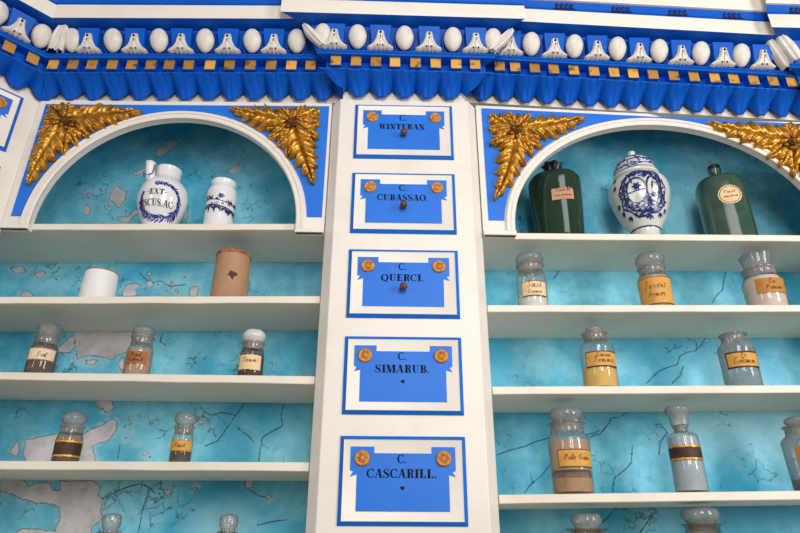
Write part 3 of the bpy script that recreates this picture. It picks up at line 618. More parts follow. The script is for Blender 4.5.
def run(name, prof, mt, sec, smooth=False, deep=-.02, parent=CO):
    """a moulding: profile (d, z) from bottom to top, closed at the back"""
    q = secs[sec]; full = [(deep, prof[0][1])]+prof+[(deep, prof[-1][1])]
    m = MB(); n = len(full); K = 6; rows = []
    for k in range(K+1):
        rows.append([P_(sec, lerp(float(q['l'](d)), float(q['r'](d)), k/K), d, z) for d, z in full])
    m.grid([r+[r[0]] for r in rows], 0, smooth)
    m.add(rows[0], [tuple(range(n))]); m.add(rows[-1], [tuple(range(n))[::-1]])
    return m.build(name, mt, parent, angle=30)
def leaf_border(sec, s0, s1, valley, pitch):
    """hanging scalloped leaves; valley = position of one white gap"""
    m = MB(); nper = 24; nv = 12; P = []
    N = int((s1-s0)/pitch*nper)
    q = secs[sec]
    for i in range(N+1):
        t_ = i/N; col = []
        for j in range(nv+1):
            v = j/nv                                             # 0 top, 1 bottom
            d = lerp(.070, .007, v**.9)-.004*math.sin(PI*v)
            sl, sr = float(q['l'](d)), float(q['r'](d))
            s = lerp(max(s0, sl), min(s1, sr), t_)
            u = ((s-valley)/pitch) % 1; w = abs(u-.5)*2          # 1 at the gap, 0 at the tip
            kk = int(math.floor((s-valley)/pitch)) % 2
            zb = 1.188+.033*max(0, (w-.28)/.72)**1.05
            z = lerp(1.240, zb, v)
            relief = .0035*(1-w**2)*v-.0060*math.exp(-((w-.0)/.09)**2)*(1 if kk else .3)*(1-.6*v)-.0045*math.exp(-((w-.42-.25*(v-.5))/.09)**2)*(1-v)*(.5 if kk else 1.1)
            relief += .0026*math.cos(w*PI*2.5+1.2*v*3)*(.6 if kk else 1)*math.sin(PI*min(1, v*1.1))
            relief -= .004*math.exp(-((w-1)/.10)**2)*(1-.6*v)
            col.append(P_(sec, s, d+relief, z))
        P.append(col)
    m.grid(P, 0, True)
    o = m.build('leaf_border', BLUE, CO, angle=60, fix=False)
    so = o.modifiers.new('thick', 'SOLIDIFY'); so.thickness = .003; so.offset = 0
    return o
ZP = dict(frieze=[(-.004, 1.19), (-.004, 1.30)], backing=[(.050, 1.236), (.068, 1.237), (.068, 1.2415), (.055, 1.2425), (.055, 1.278)],
          fil=[(.050, 1.2745), (.088, 1.275), (.0885, 1.281), (.092, 1.283), (.092, 1.288), (.086, 1.290)],
          ovo=[(.060, 1.288), (.074, 1.2885), (.079, 1.300), (.086, 1.318), (.094, 1.338), (.102, 1.352), (.106, 1.362)],
          sof=[(.08, 1.361), (.151, 1.362), (.151, 1.368)], fas=[(.08, 1.3625), (.1515, 1.3625), (.153, 1.366), (.153, 1.411), (.150, 1.413)],
          blu=[(.08, 1.413), (.146, 1.4132), (.154, 1.418), (.156, 1.428), (.160, 1.439)], top=[(.08, 1.4393), (.166, 1.4395), (.170, 1.446), (.176, 1.50), (.19, 1.52)])
for sec in 'LCRPT':
    run('frieze', ZP['frieze'], WHITE, sec, deep=-.05); run('dentil_course', ZP['backing'], BLUE, sec, deep=-.01)
    run('fillet', ZP['fil'], BLUE, sec, deep=.0); run('egg_course', ZP['ovo'], BLUE, sec, True, deep=.0)
    run('soffit', ZP['sof'], BLUE, sec, deep=-.02); run('fascia', ZP['fas'], WHITE, sec, deep=-.02)
    run('upper_band', ZP['blu'], BLUE, sec, deep=-.02); run('crown_moulding', ZP['top'], WHITE, sec, deep=-.02)
leaf_border('L', -1.03, -.13, -.967, .0665); leaf_border('C', -.3, .4, -.129, .0662); leaf_border('R', .2, 1.30, .302, .0632)
leaf_border('P', 1.0, 1.74, 1.22, .064); leaf_border('T', -.02, .54, .042, .066)
# gold-faced blocks
dm = MB(); dm.box(-.0145, -.026, -.0205, .0145, .004, .0205, 0, 1); DM = dm.mesh('dentil', [BLUE, GOLDF])
def place(name, me, sec, s, d, z, rot=0, parent=CO, label=None):
    o = bpy.data.objects.new(name, me); COL.objects.link(o); o.parent = parent
    p = Vector(P_(sec, s, d, z)); o.location = p+Vector((0, 0, EYE))-CO.location
    o.rotation_euler = (0, 0, math.atan2(.714, .70) if sec == 'T' else 0)
    return o
wear = lambda o: None
for s in [-.964, -.909, -.855, -.798, -.743, -.689, -.637, -.582, -.521, -.466, -.406, -.347, -.289, -.234]: place('dentil', DM, 'L', s, .053, 1.2635)
for s in [-.161, -.103, -.046, .009, .068, .126, .185, .24]: place('dentil', DM, 'C', s*.985, .053, 1.2635)
for s in [.313, .358, .415, .470, .528, .587, .645, .700, .758, .818, .877, .937, .992, 1.050, 1.106, 1.160]: place('dentil', DM, 'R', s, .053, 1.2635)
for s in [.066, .126, .186, .246]: place('dentil', DM, 'T', s, .053, 1.2635)
# eggs, darts and the blue shields behind the darts
em = MB()
P = []
for i in range(20):
    a = 2*PI*i/20; row = []
    for j in range(13):
        th = PI*j/12; zz = math.cos(th); rr = math.sin(th)*(1-.12*zz*-1 if zz < 0 else 1)
        x, y, z = 0.0262*rr*math.cos(a), .019*rr*math.sin(a), .0325*zz
        row.append((x, y-.35*z*1.0, z))
    P.append(row)
em.grid(P, 0, True, True)
P = []
for i in range(25):                                             # thin rim of the socket, open at the top
    a = math.radians(lerp(-225, 45, i/24))
    P.append([(.0300*math.cos(a)+.0018*math.cos(b)*math.cos(a), -.36*.040*math.sin(a)+.006-.003*math.sin(b), .040*math.sin(a)+.0018*math.cos(b)*math.sin(a)) for b in [2*PI*k/6 for k in range(7)]])
em.grid(P, 1, True)
EM = em.mesh('egg', [CARVEW, BLUE])
def slant(x, y, z): return (x, y-.36*z, z)
sm = MB(); sm.plate([(-.024, -.030), (.024, -.030), (.0265, -.006), (.030, .030), (-.030, .030), (-.0265, -.006)], -.0065, .016); SM = sm.mapped(slant).mesh('shield', BLUE)
dt = MB()
half = [(0, .021), (.007, .024), (.0105, .019), (.012, .006), (.0155, -.006), (.022, -.018), (.038, -.0305), (.026, -.0330), (.0185, -.0305), (.012, -.0335), (.006, -.031), (0, -.0345)]
out = half+[(-x, z) for x, z in half[::-1]][1:-1]
n = len(out); inn = [(x*.62, z*.80-.001) for x, z in out]
dt.add([(x, -.007, z) for x, z in out]+[(x, -.015+.12*abs(x), z) for x, z in inn]+[(x, .004, z) for x, z in out],
       [(i, (i+1) % n, n+(i+1) % n, n+i) for i in range(n)]+[tuple(range(n, 2*n))]+[(2*n+i, 2*n+(i+1) % n, (i+1) % n, i) for i in range(n)])
dt.ellipsoid((0, -.0150, .011), (.0034, .003, .0042), 10, 8, 1)
for sx in (-1, 1):
    dt.tube([(sx*.0065, -.0155, .004), (sx*.009, -.0145, -.010), (sx*.017, -.0115, -.023), (sx*.028, -.008, -.029)], [.0022, .0030, .0028, .0012], 6, 0)
    dt.ellipsoid((sx*.0075, -.0135, -.029), (.0022, .002, .0030), 6, 5, 1)
dt.tube([(0, -.016, .000), (0, -.0165, -.014), (0, -.0145, -.030)], [.0018, .0032, .0016], 6, 0)
DT = dt.mapped(lambda x, y, z: (x*.97, y, -.0345+(z+.0345)*.84)).mapped(slant).mesh('dart', [CARVEW, HOLE], angle=40)
def egg_row(sec, eggs, darts):
    for s in eggs: place('egg', EM, sec, s, .106, 1.3225)
    for s in darts:
        o = place('dart', DT, sec, s, .108, 1.321)
        o2 = bpy.data.objects.new('shield', SM); COL.objects.link(o2); o2.parent = o
egg_row('L', [-.912, -.797, -.667, -.536, -.402, -.275], [-.863, -.733, -.602, -.470, -.339])
egg_row('C', [-.196, -.098, .035, .172, .286], [-.163, -.033, .104, .236])
egg_row('R', [.404, .529, .654, .775, .896, 1.013], [.343, .470, .593, .715, .836, .957, 1.072])
egg_row('T', [.068, .180, .30, .42], [.124, .24, .36])
# carved corner leaves where the cornice breaks
def corner_leaf(sec, s, d, z, lean, w=.03, turn=0, hgt=.074):
    m = MB(); P = []
    for i in range(19):
        u = i/18; row = []
        wd = w/2*(.35+.65*math.sin(PI*min(1, .12+u*.80))**.7)
        for j in range(15):
            v = -1+j/7; av = abs(v)
            x = v*wd+lean*(u-.5)*(1+.25*(1-u)); zz = -hgt/2+hgt*u
            y = -.36*zz-.011*(1-av**2.5)-.0022*math.cos(v*PI*2.5)-.006*math.sin(PI*u)
            if av > .99: y += .012
            row.append((x, y, zz))
        P.append(row)
    m.grid(P, 0, True); me = m.mesh('corner_leaf', CARVEW, angle=80, fix=False)
    o = place('corner_leaf', me, sec, s, d, z); o.rotation_euler = (0, 0, turn)
corner_leaf('C', -.222, .105, 1.320, -.046, .034, -.2, .064); corner_leaf('C', .312, .105, 1.322, .048, .034, .2, .066)
corner_leaf('R', 1.118, .112, 1.325, -.045, .034, 0); corner_leaf('P', 1.135, .104, 1.330, -.035, .040, -.2)
for s_, tu, w_ in ((-.953, .6, .034), (-.938, .35, .026)): corner_leaf('L', s_, .110, 1.323, .004, w_, tu, .070)
# carved flowers on the blue upper band
am = MB()
for k in range(4): am.ellipsoid((-.021+.014*k, 0, 0), (.0062, .004, .009), 10, 6)
am.box(-.030, -.0005, -.011, .030, .003, -.009); am.box(-.030, -.0005, .009, .030, .003, .011)
AM = am.mesh('band_ornament', DARKB)
for s in [.498, .662, .827, .985]: place('band_ornament', AM, 'R', s, .156, 1.427)
place('band_ornament', AM, 'P', 1.16, .156, 1.427)

# ---------------------------------------------------------------- glass jars
def shz(v, x): return v[1]+(v[3]-v[1])*(x-v[0])/(v[2]-v[0])
def wrap(rad, phi, polys, off, mb, mi=0, zoff=0):
    """polygons in (arc, z) laid on a round body; phi is the facing angle from straight ahead, rad(angle, z) the radius"""
    for pl in polys:
        vs = []
        for u, z in pl:
            z += zoff; r0 = rad(phi, z); a = phi+u/max(r0, .01); r = rad(a, z)+off
            vs.append((r*math.sin(a), -r*math.cos(a), z))
        mb.add(vs, [tuple(range(len(vs)))], mi)
def patch(rad, phi, half, z0, z1, off, mb, mi=0, n=18, nz=3, ragged=0, seed=1):
    r_ = random.Random(seed); P = []
    for i in range(n+1):
        a = phi+lerp(-half, half, i/n); row = []
        j0, j1 = (r_.uniform(-ragged, ragged), r_.uniform(-ragged, ragged))
        for j in range(nz+1):
            z = lerp(z0+j0, z1+j1, j/nz); r = rad(a, z)+off; row.append((r*math.sin(a), -r*math.cos(a), z))
        P.append(row)
    mb.grid(P, mi, True)
LIFT = .0021
JG = 'stoppered glass jars along the shelves'
def jar(label, x, y, z, rb, rs, hs, rn, hl, rl, stop=None, gl=None, neck=None, fill=(), lab=None, lean=0, spin=0):
    t = thing('apothecary_jar', label, 'jar', (x, y, EYE+z+LIFT), JG)
    gl = gl or CLEAR; neck = neck or NECKG; K = .96; hs *= K; hl *= K
    if stop: stop = (stop[0], stop[1], stop[2]*K, stop[3])
    sh = min(.016, (hl-hs)*.5); hn = hs+sh
    prof = [(0, .003), (rb*.7, .002), (rb*.93, 0), (rb, .003), (lerp(rb, rs, .5), hs*.5), (rs, hs-.006), (rs*.985, hs), (lerp(rs, rn, .30), hs+sh*.42), (lerp(rs, rn, .72), hs+sh*.75), (rn*1.02, hn)]
    m = MB(); m.lathe(prof, 40)
    m.lathe([(rn*1.02, hn), (rn, hn+.004), (rn*.99, hl-.007), (rn*1.04, hl-.004), (rl, hl-.002), (rl*1.005, hl), (rl*.97, hl+.0015), (rn*.8, hl+.001), (rn*.78, hl-.012)], 40, mi=1)
    m.build('glass_body', [gl, neck], t, local=True, angle=50)
    if stop:
        kind, r, top, ms = stop; m = MB(); rp = rn*.74
        h0 = hl+.002; H = top-h0
        if kind == 'disc': pr = [(rp*.86, hl-.016), (rp, hl+.001), (r*.80, h0+H*.10), (r*.96, h0+H*.28), (r, h0+H*.5), (r*.97, h0+H*.78), (r*.86, h0+H*.95), (r*.5, top), (0, top+.001)]
        elif kind == 'globe': pr = [(rp*.86, hl-.016), (rp, hl+.001), (r*.72, h0+H*.08), (r*.93, h0+H*.25), (r, h0+H*.45), (r*.95, h0+H*.68), (r*.75, h0+H*.88), (r*.4, h0+H*.98), (0, top)]
        elif kind == 'tall': pr = [(rp*.9, hl-.012), (rp*1.1, h0), (r*.70, h0+H*.02), (r*.74, h0+H*.3), (r*.80, h0+H*.5), (r*.98, h0+H*.72), (r, h0+H*.84), (r*.88, h0+H*.95), (r*.5, top), (0, top+.001)]
        else: pr = [(rp*.86, hl-.016), (rp, hl+.001), (r*.80, h0+H*.06), (r*.86, h0+H*.4), (r*.97, h0+H*.85), (r, h0+H*.95), (r*.96, top), (0, top+.001)]
        m.lathe(pr, 36); m.build('stopper', ms, t, local=True, angle=50)
    for k, (mt, za, zb, tilt) in enumerate(fill):
        m = MB(); r0 = lambda zz: (lerp(rb, rs, min(1, zz/hs)) if zz <= hs-.006 else lerp(rs, rn, min(1, (zz-hs+.006)/(sh+.006))))-.0022
        n = 32; zs = [za]+[za+(zb-za)*q for q in (.04, .4, .8, 1)]
        P = []
        for i in range(n):
            a = 2*PI*i/n; row = [(0, 0, max(za, .0045))]
            for zz in zs:
                zz2 = max(.0045, zz)+(tilt*math.sin(a+.6) if zz == zb else 0); rr = r0(min(zz2, hl-.004)); row.append((rr*math.cos(a), rr*math.sin(a), zz2))
            row.append((0, 0, zb+.003)); P.append(row)
        m.grid(P, 0, True, True); m.build('contents', mt, t, local=True, angle=40)
    if lab:
        phi, half, z0, z1, pm, bm_, lines, ink, bw = lab
        phi, half = math.radians(phi), math.radians(half)
        rad = lambda a, zz: lerp(rb, rs, min(1, max(0, zz/hs)))
        m = MB()
        if bm_ is not None:
            patch(rad, phi, half, z0, z1, .0007, m, 1, ragged=.0004); hb = bw/rs
            if bw > 0: patch(rad, phi, half-hb*.8, z0+bw, z1-bw, .0012, m, 0)
            else:                                             # gold bands above and below a dark field
                patch(rad, phi, half, z0, z0+.0045, .0013, m, 0, ragged=.0008, seed=4); patch(rad, phi, half, z1-.0045, z1, .0013, m, 0, ragged=.0008, seed=5)
        else: patch(rad, phi, half, z0, z1, .0007, m, 0, ragged=.0008)
        lo = m.build('label', [pm, bm_ or pm], t, local=True, fix=False)
        if lines:
            m = MB()
            for txt, wd, xh, zc in lines: wrap(rad, phi, script_polys(txt, wd, xh, .0011), .0020, m, 0, lerp(z0, z1, zc))
            m.build('lettering', ink, lo, local=True, fix=False)
    return t
INK = mat('brown_black_ink', srgb(72, 40, 18), .7)
BRD = mat('brown_label_border', srgb(104, 58, 24), .6)
BRDK = mat('black_label_border', srgb(40, 24, 14), .6)
OCHRE = paper('ochre_label_paper', (218, 160, 72), (186, 124, 48)); CREAM = paper('cream_label_paper', (238, 206, 160), (214, 170, 116))
DEEP = paper('deep_ochre_label_paper', (190, 128, 44), (160, 98, 26)); BRNL = paper('brown_label_paper', (168, 104, 52), (128, 72, 30))
PALEL = paper('pale_label_paper', (236, 212, 180), (190, 140, 96)); DKL = paper('dark_brown_label', (58, 30, 16), (110, 62, 24)); GBAND = mat('gold_label_band', srgb(214, 164, 56), .4, .3, noise=(120, .6, srgb(120, 76, 20), .45, .7))
WPOW = powder('white_powder', (236, 232, 228), (214, 208, 202)); TANP = powder('tan_powder', (196, 160, 122), (150, 114, 82)); PINKP = powder('pinkish_white_powder', (232, 214, 204), (206, 184, 170))
YELP = powder('yellow_powder', (238, 196, 96), (222, 170, 70)); SAND = powder('sandy_brown_powder', (190, 148, 108), (150, 110, 76)); SANDD = powder('dark_sediment', (120, 88, 72), (80, 58, 48))
SANDU = powder('dusty_brown_powder', (184, 156, 128), (158, 128, 100)); BLKP = powder('black_brown_grains', (40, 26, 22), (18, 12, 12)); GRYP = powder('grey_brown_grains', (112, 100, 92), (70, 60, 54)); DKBR = powder('dark_brown_grains', (70, 46, 38), (36, 24, 22)); MILK = powder('blue_white_residue', (176, 192, 202), (150, 168, 180))
Y = .09
# third shelf, left bay
jar('small glass jar with pale torn label, leftmost on the third left shelf', -.859, Y, shz(SHL[3], -.859), .0325, .0325, .071, .0265, .107, .0295, ('cone', .0295, .140, STOPG), TINTG, None, [(GRYP, .004, .05, .002)],
    (20, 62, .036, .069, PALEL, BRNL, [('Sal', .022, .006, .3)], INK, .003))
jar('small glass jar with brown-orange label and tan powder beside the bare plaster patch', -.621, Y, shz(SHL[3], -.621), .0318, .0318, .074, .0260, .111, .0290, ('globe', .0280, .143, STOPG), CLEAR, None, [(TANP, .004, .072, .003)],
    (6, 50, .031, .063, BRNL, None, [('Rad.', .028, .006, .55), ('Colomb', .036, .005, .2)], INK, 0))
jar('small glass jar with white-filled stopper, cream label and dark grains below it', -.341, Y, shz(SHL[3], -.341), .0305, .0305, .066, .0260, .099, .0288, ('globe', .0285, .137, mat('white_filled_stopper', srgb(216, 212, 214), .15, noise=(40, .5, srgb(150, 148, 150), .5, .75))), TINTG, None, [(DKBR, .004, .063, .001)],
    (2, 58, .021, .058, CREAM, None, [('Semin', .034, .006, .5)], INK, 0))
# fourth shelf, left bay
jar('small glass jar with dark brown label between two gold bands', -.746, Y, shz(SHL[4], -.746), .0295, .0295, .056, .0250, .087, .0285, ('globe', .0282, .124, STOPG), TINTG, None, [(GRYP, .004, .05, .0)],
    (27, 76, .012, .049, GBAND, DKL, None, INK, 0))
jar('small glass jar with gold-orange label above black contents', -.482, Y, shz(SHL[4], -.482), .0248, .0248, .056, .0215, .088, .0236, ('globe', .0255, .124, STOPG), CLEAR, None, [(BLKP, .004, .030, .0)],
    (8, 70, .026, .051, OCHRE, DEEP, [('Tinct.', .028, .005, .35)], INK, .002))
# bottom shelf, left bay: only the tops show
for lbl, x, r, rl, nk in (('glass jar whose clear stopper rises at the bottom edge below the bare plaster patch', -.612, .0205, .0235, None), ('brown-necked jar whose stopper rises at the bottom edge nearest the drawers on the left', -.352, .0205, .0225, TINTG)):
    jar(lbl, x, Y, shz(SHL[5], x), .0275, .0275, .062, .0205, .098, rl, ('disc', r, .1365, STOPG), CLEAR if nk is None else TINTG, nk, [(TANP if nk else GRYP, .004, .05, 0)])
# second shelf, right bay
jar('clear jar of white powder with cream label nearest the drawers on the second shelf', .381, Y, shz(SHR[2], .381), .0385, .0400, .103, .0335, .140, .0378, ('disc', .0375, .171, STOPG), CLEAR, None, [(WPOW, .004, .040, .002)],
    (-3, 52, .032, .075, CREAM, BRD, [('Sacch', .038, .009, .55), ('Cremor', .036, .006, .17)], INK, .0024))
jar('clear jar with large yellow label in the middle of the second right shelf', .712, Y, shz(SHR[2], .712), .0405, .0422, .096, .0330, .131, .0372, ('globe', .0385, .178, STOPG), CLEAR, None, [(TANP, .004, .098, .003)],
    (-22, 70, .010, .086, OCHRE, BRD, [('Serent', .058, .010, .57), ('Armor', .042, .009, .27)], INK, .002))
jar('wide clear jar of pinkish white powder with deep ochre label on the second right shelf', 1.010, Y+.004, shz(SHR[2], 1.010), .0475, .0510, .088, .0405, .127, .0440, ('cone', .0415, .172, STOPG), CLEAR, None, [(PINKP, .004, .098, .004)],
    (-6, 46, .040, .081, DEEP, None, [('Co.', .020, .007, .6), ('Pamin', .040, .007, .2)], INK, 0))
# third shelf, right bay
jar('clear jar of yellow powder with black-edged ochre label on the third right shelf', .532, Y, shz(SHR[3], .532), .0420, .0428, .117, .0290, .154, .0325, ('disc', .0205, .172, STOPG), CLEAR, NECKG, [(YELP, .004, .058, .003)],
    (-1, 60, .051, .091, OCHRE, BRDK, [('Cassia', .034, .006, .62), ('Semina', .050, .008, .27)], INK, .0028))
jar('grey glass jar without stopper, its ochre label framed in black', .892, Y, shz(SHR[3], .892), 0.0425, .0435, .112, .0295, .149, .0345, None, GREYG, GREYG, [],
    (-12, 56, .047, .089, OCHRE, BRDK, [('Tr.', .016, .006, .62), ('Colamin', .052, .0085, .25)], INK, .0042))
# fourth shelf, right bay
jar('largest clear jar, half full of sandy brown powder, on the fourth right shelf', .434, Y, shz(SHR[4], .434), .0460, .0490, .128, .0395, .169, .0450, ('disc', .0395, .205, STOPG), CLEAR, None, [(SAND, .004, .040, .006), (SANDD, .034, .050, .006), (SANDU, .051, .120, .002)],
    (4, 54, .056, .096, OCHRE, BRD, [('Pulo Gumi', .062, .007, .4)], INK, .0022))
jar('slender narrow-necked bottle with dark brown and gold label on the fourth right shelf', .711, Y, shz(SHR[4], .711), .0365, .0358, .134, .0155, .157, .0185, ('tall', .0290, .210, STOPG), CLEAR, None, [(MILK, .004, .126, .0)],
    (-23, 76, .071, .104, GBAND, DKL, None, INK, 0))
jar('grey glass jar cut off by the right edge on the fourth shelf', 1.010, Y+.006, shz(SHR[4], 1.010), .0470, .0510, .118, .0360, .155, .0405, ('globe', .0330, .182, STOPG), GREYG, None, [(DKBR, .004, .026, .0)],
    (-8, 52, .033, .095, DEEP, None, None, INK, 0))
# bottom shelf, right bay
jar('wide-lipped jar showing only its top at the bottom edge, right of the drawers', .4545, Y, shz(SHR[5], .4545), .050, .0505, .108, .036, .158, .0465, ('disc', .0345, .192, STOPG), CLEAR, TINTG, [(SAND, .004, .10, 0)])
jar('broad-stoppered brown-necked jar at the bottom edge under the slender bottle', .718, Y, shz(SHR[5], .718), .046, .0465, .112, .037, .166, .0425, ('disc', .0412, .204, STOPG), TINTG, TINTG, [(SANDD, .004, .10, 0)])

# ---------------------------------------------------------------- ceramics
def prof_rad(prof):
    zs = [p[1] for p in prof]; rs = [p[0] for p in prof]
    return lambda a, z: float(np.interp(z, zs, rs))
def smooth_prof(pts, n=6):
    """Catmull-Rom through (r, z)"""
    out = []
    for i in range(len(pts)-1):
        p0, p1, p2, p3 = pts[max(i-1, 0)], pts[i], pts[i+1], pts[min(i+2, len(pts)-1)]
        for k in range(n):
            t = k/n
            out.append(tuple(.5*((2*p1[c])+(-p0[c]+p2[c])*t+(2*p0[c]-5*p1[c]+4*p2[c]-p3[c])*t*t+(-p0[c]+3*p1[c]-3*p2[c]+p3[c])*t**3) for c in (0, 1)))
    out.append(pts[-1]); return out
def leafp(cx, cz, l, a, w):
    c, s = math.cos(a), math.sin(a)
    return [(cx+c*u*l-s*v*w, cz+s*u*l+c*v*w) for u, v in ((0, 0), (.3, -.45), (.65, -.4), (1, 0), (.65, .4), (.3, .45))]
def ringp(cx, cz, rx, rz, w, n=28, a0=0, a1=360, wf=None):
    A = [math.radians(lerp(a0, a1, i/n)) for i in range(n+1)]
    return band([(cx+rx*math.cos(a), cz+rz*math.sin(a)) for a in A], [w*(wf(a) if wf else 1) for a in A])

# syrup jug
x = -.649; t = thing('syrup_jug', 'round white and blue ceramic jug with short spout and black lettering in a wreath', 'jug', (x, .116, EYE+LIFT+shz(SHL[1], x)), 'blue and white ceramics in the arches')
pr = smooth_prof([(.044, 0), (.0445, .012), (.0425, .026), (.050, .048), (.0635, .080), (.0685, .112), (.063, .145), (.049, .166), (.0375, .178)])
m = MB(); m.lathe([(0, .004)]+pr+[(.0362, .186), (.0355, .200), (.0365, .211), (.0375, .2145), (.0358, .216), (.032, .212), (.031, .18)], 48); m.build('jug_body', CERAM, t, local=True, angle=60)
R = prof_rad(pr)
m = MB(); m.tube([(-.022, -.020, .150), (-.034, -.037, .172), (-.036, -.043, .192), (-.0365, -.045, .211)], [.015, .0135, .0125, .0130], 16)
m.lathe([(.0130, 0), (.0145, .003), (.012, .006), (.009, .004)], 20, (-.0365, -.045, .208)); sp = m.build('spout', CERAM, t, local=True, angle=60)
m = MB(); ph = math.radians(14)
for k in range(44):                                             # wreath of blue leaves
    a = math.radians(lerp(-200, 110, k/43))
    cx, cz = .055*math.cos(a), .083+.050*math.sin(a)
    for s_ in (-1, 1):
        ln = rng.uniform(.012, .019)*(1.15 if math.sin(a) < -.2 else .7)
        wrap(R, ph, [leafp(cx, cz, ln, a-PI/2+s_*rng.uniform(.4, .9), .0052)], .0008+.0001*s_, m)
wrap(R, ph, ringp(0, .083, .055, .050, .0018, 40, -200, 110), .0010, m)
m.build('painted_wreath', CBLUE, t, local=True, fix=False)
m = MB(); ph = math.radians(6)
for row, h, zb, wd in (('-EXT-', .0165, .096, .056), ('BISCUS.AC-', .0185, .064, .106)): wrap(R, ph, [[(u, z) for u, z in p] for p in text_polys(row, h, wd)], .0013, m, 0, zb)
m.build('lettering', BROWNINK, t, local=True, fix=False)
m = MB(); m.tube([(-.049, -.040, .166), (-.048, -.051, .176), (-.045, -.056, .168), (-.034, -.0585, .163)], .0012, 6); m.tube([(-.0245, -.0475, .206), (-.023, -.047, .19), (-.024, -.050, .175), (-.031, -.0585, .163)], .0016, 6)
m.build('painted_outline', CBLUE, sp, local=True)

# drug jar
x = -.478; t = thing('drug_jar', 'white cylindrical ceramic jar with blue ribbon band in the left arch', 'jar', (x, .10, EYE+LIFT+shz(SHL[1], x)), 'blue and white ceramics in the arches')
pr = smooth_prof([(.0405, 0), (.0415, .006), (.0398, .03), (.0400, .08), (.0412, .114), (.0396, .131), (.0350, .141), (.0332, .146), (.0335, .153), (.0352, .159)])
m = MB(); m.lathe([(0, .003)]+pr+[(.0345, .162), (.031, .160), (.030, .14)], 44); m.build('jar_body', CERAM, t, local=True, angle=60); R = prof_rad(pr)
m = MB(); ph = math.radians(14)
for k in range(34):
    u = lerp(-.052, .052, k/33); zz = .068-.006*math.sin(u*30)
    if k % 2: wrap(R, ph, [leafp(u, zz-.006, rng.uniform(.010, .022), -PI/2+rng.uniform(-.7, .7), .006)], .0008, m)
    wrap(R, ph, [leafp(u, zz-.004, rng.uniform(.006, .012), -PI/2+rng.uniform(-1, 1), .005)], .0009, m)
    if abs(u) > .024 or k % 3 == 0: wrap(R, ph, [leafp(u, zz+.014, rng.uniform(.006, .020)*(1 if abs(u) > .024 else .6), PI/2+rng.uniform(-.8, .8), .005)], .0008, m)
wrap(R, ph, [leafp(0, .098, .010, q*PI/3, .006) for q in range(6)], .0010, m)
wrap(R, ph, band([(lerp(-.055, .055, i/20), .066-.006*math.sin(lerp(-.055, .055, i/20)*30)) for i in range(21)], [.0035]*21), .0011, m)
wrap(R, ph, band([(lerp(-.055, .055, i/20), .083-.006*math.sin(lerp(-.055, .055, i/20)*30)) for i in range(21)], [.0018]*21), .0011, m)
wrap(R, ph, script_polys('sir.e d', .055, .0055, .0012), .0012, m, 0, .0715)
m.build('painted_band', CNAVY, t, local=True, fix=False)

# lidded vase
x = .730; t = thing('lidded_vase', 'blue and white lidded ceramic vase with painted crest between two green bottles', 'vase', (x, .118, EYE+LIFT+shz(SHR[1], x)), 'blue and white ceramics in the arches')
pr = smooth_prof([(.040, 0), (.041, .010), (.0375, .026), (.0375, .040), (.046, .056), (.062, .083), (.071, .110), (.080, .140), (.0845, .165), (.083, .190), (.073, .208), (.060, .216), (.0545, .220)])
m = MB(); m.lathe([(0, .003)]+pr, 52); m.build('vase_body', CERAMW, t, local=True, angle=60); R = prof_rad(pr)
lp = [(.054, .218), (.064, .221), (.0648, .228), (.061, .232), (.0605, .245), (.056, .262), (.047, .277), (.034, .288), (.018, .294), (.0085, .297), (.0075, .302), (.0115, .309), (.011, .317), (.005, .322), (0, .323)]
m = MB(); m.lathe(lp, 44); lid = m.build('lid', CERAMW, t, local=True, angle=45)
RL = prof_rad(lp[2:9])
m = MB(); ph = math.radians(-16)
for zz, w in ((.231, .004), (.244, .0025), (.262, .0045), (.279, .003), (.288, .003)): wrap(RL, ph, band([(lerp(-2.2, 2.2, i/30)*RL(0, zz), zz) for i in range(31)], [w]*31), .0012, m)
for k in range(70): wrap(RL, ph, [leafp(lerp(-.09, .09, rng.random()), lerp(.236, .282, rng.random()), .011, rng.uniform(0, 6.28), .005)], .0012, m)
m.build('painted_rings', CBLUE, lid, local=True, fix=False)
cz0 = .137
def crest_edge(a): return (.066*math.cos(a)*(1+.05*math.sin(9*a)), .067*math.sin(a)*(1+.05*math.cos(7*a)))
m = MB(); wrap(R, ph, [[(0, cz0)]+[(u, cz0+v) for u, v in (crest_edge(2*PI*i/44), crest_edge(2*PI*(i+1)/44))] for i in range(44)], .0009, m)
m.build('painted_cartouche', CPALE, t, local=True, fix=False)
m = MB()
halves = ((-.017, .026, .036), (.027, .017, .037))
for cx, rx, rz in halves: wrap(R, ph, [[(cx, cz0+.004)]+[(cx+rx*math.cos(q), cz0+.004+rz*math.sin(q)) for q in (2*PI*i/24, 2*PI*(i+1)/24)] for i in range(24)], .0017, m)
m.build('painted_shield', CERAMW, t, local=True, fix=False)
m = MB()
for cx, rx, rz in halves:                                       # a divided heart-shaped crest, scrolls and leaves around it
    wrap(R, ph, ringp(cx, cz0+.004, rx, rz, .0040, 30, wf=lambda a: 1+.6*math.sin(a)), .0022, m)
wrap(R, ph, ringp(-.030, cz0+.004, .022, .046, .005, 16, 105, 255)+ringp(.034, cz0+.004, .018, .046, .005, 16, -75, 75), .0021, m)
wrap(R, ph, band([(lerp(-.042, .006, q/12), cz0-.001+.004*q/12) for q in range(13)], [.0032]*13), .0024, m)
wrap(R, ph, [leafp(-.016, cz0+.014, .013, q*PI/3, .008) for q in range(6)]+[leafp(-.016, cz0+.002, .014, PI/2, .004)]+[leafp(.028, cz0-.020, .016, PI/2+q, .006) for q in (-.9, -.3, .3, .9)]+[leafp(.028, cz0+.030, .030, -PI/2-.15, .005), leafp(.026, cz0-.006, .014, -PI/2+.5, .004)], .0024, m)
wrap(R, ph, [leafp(.008, cz0-.030, .016, q*.8, .008) for q in range(8)], .0024, m)
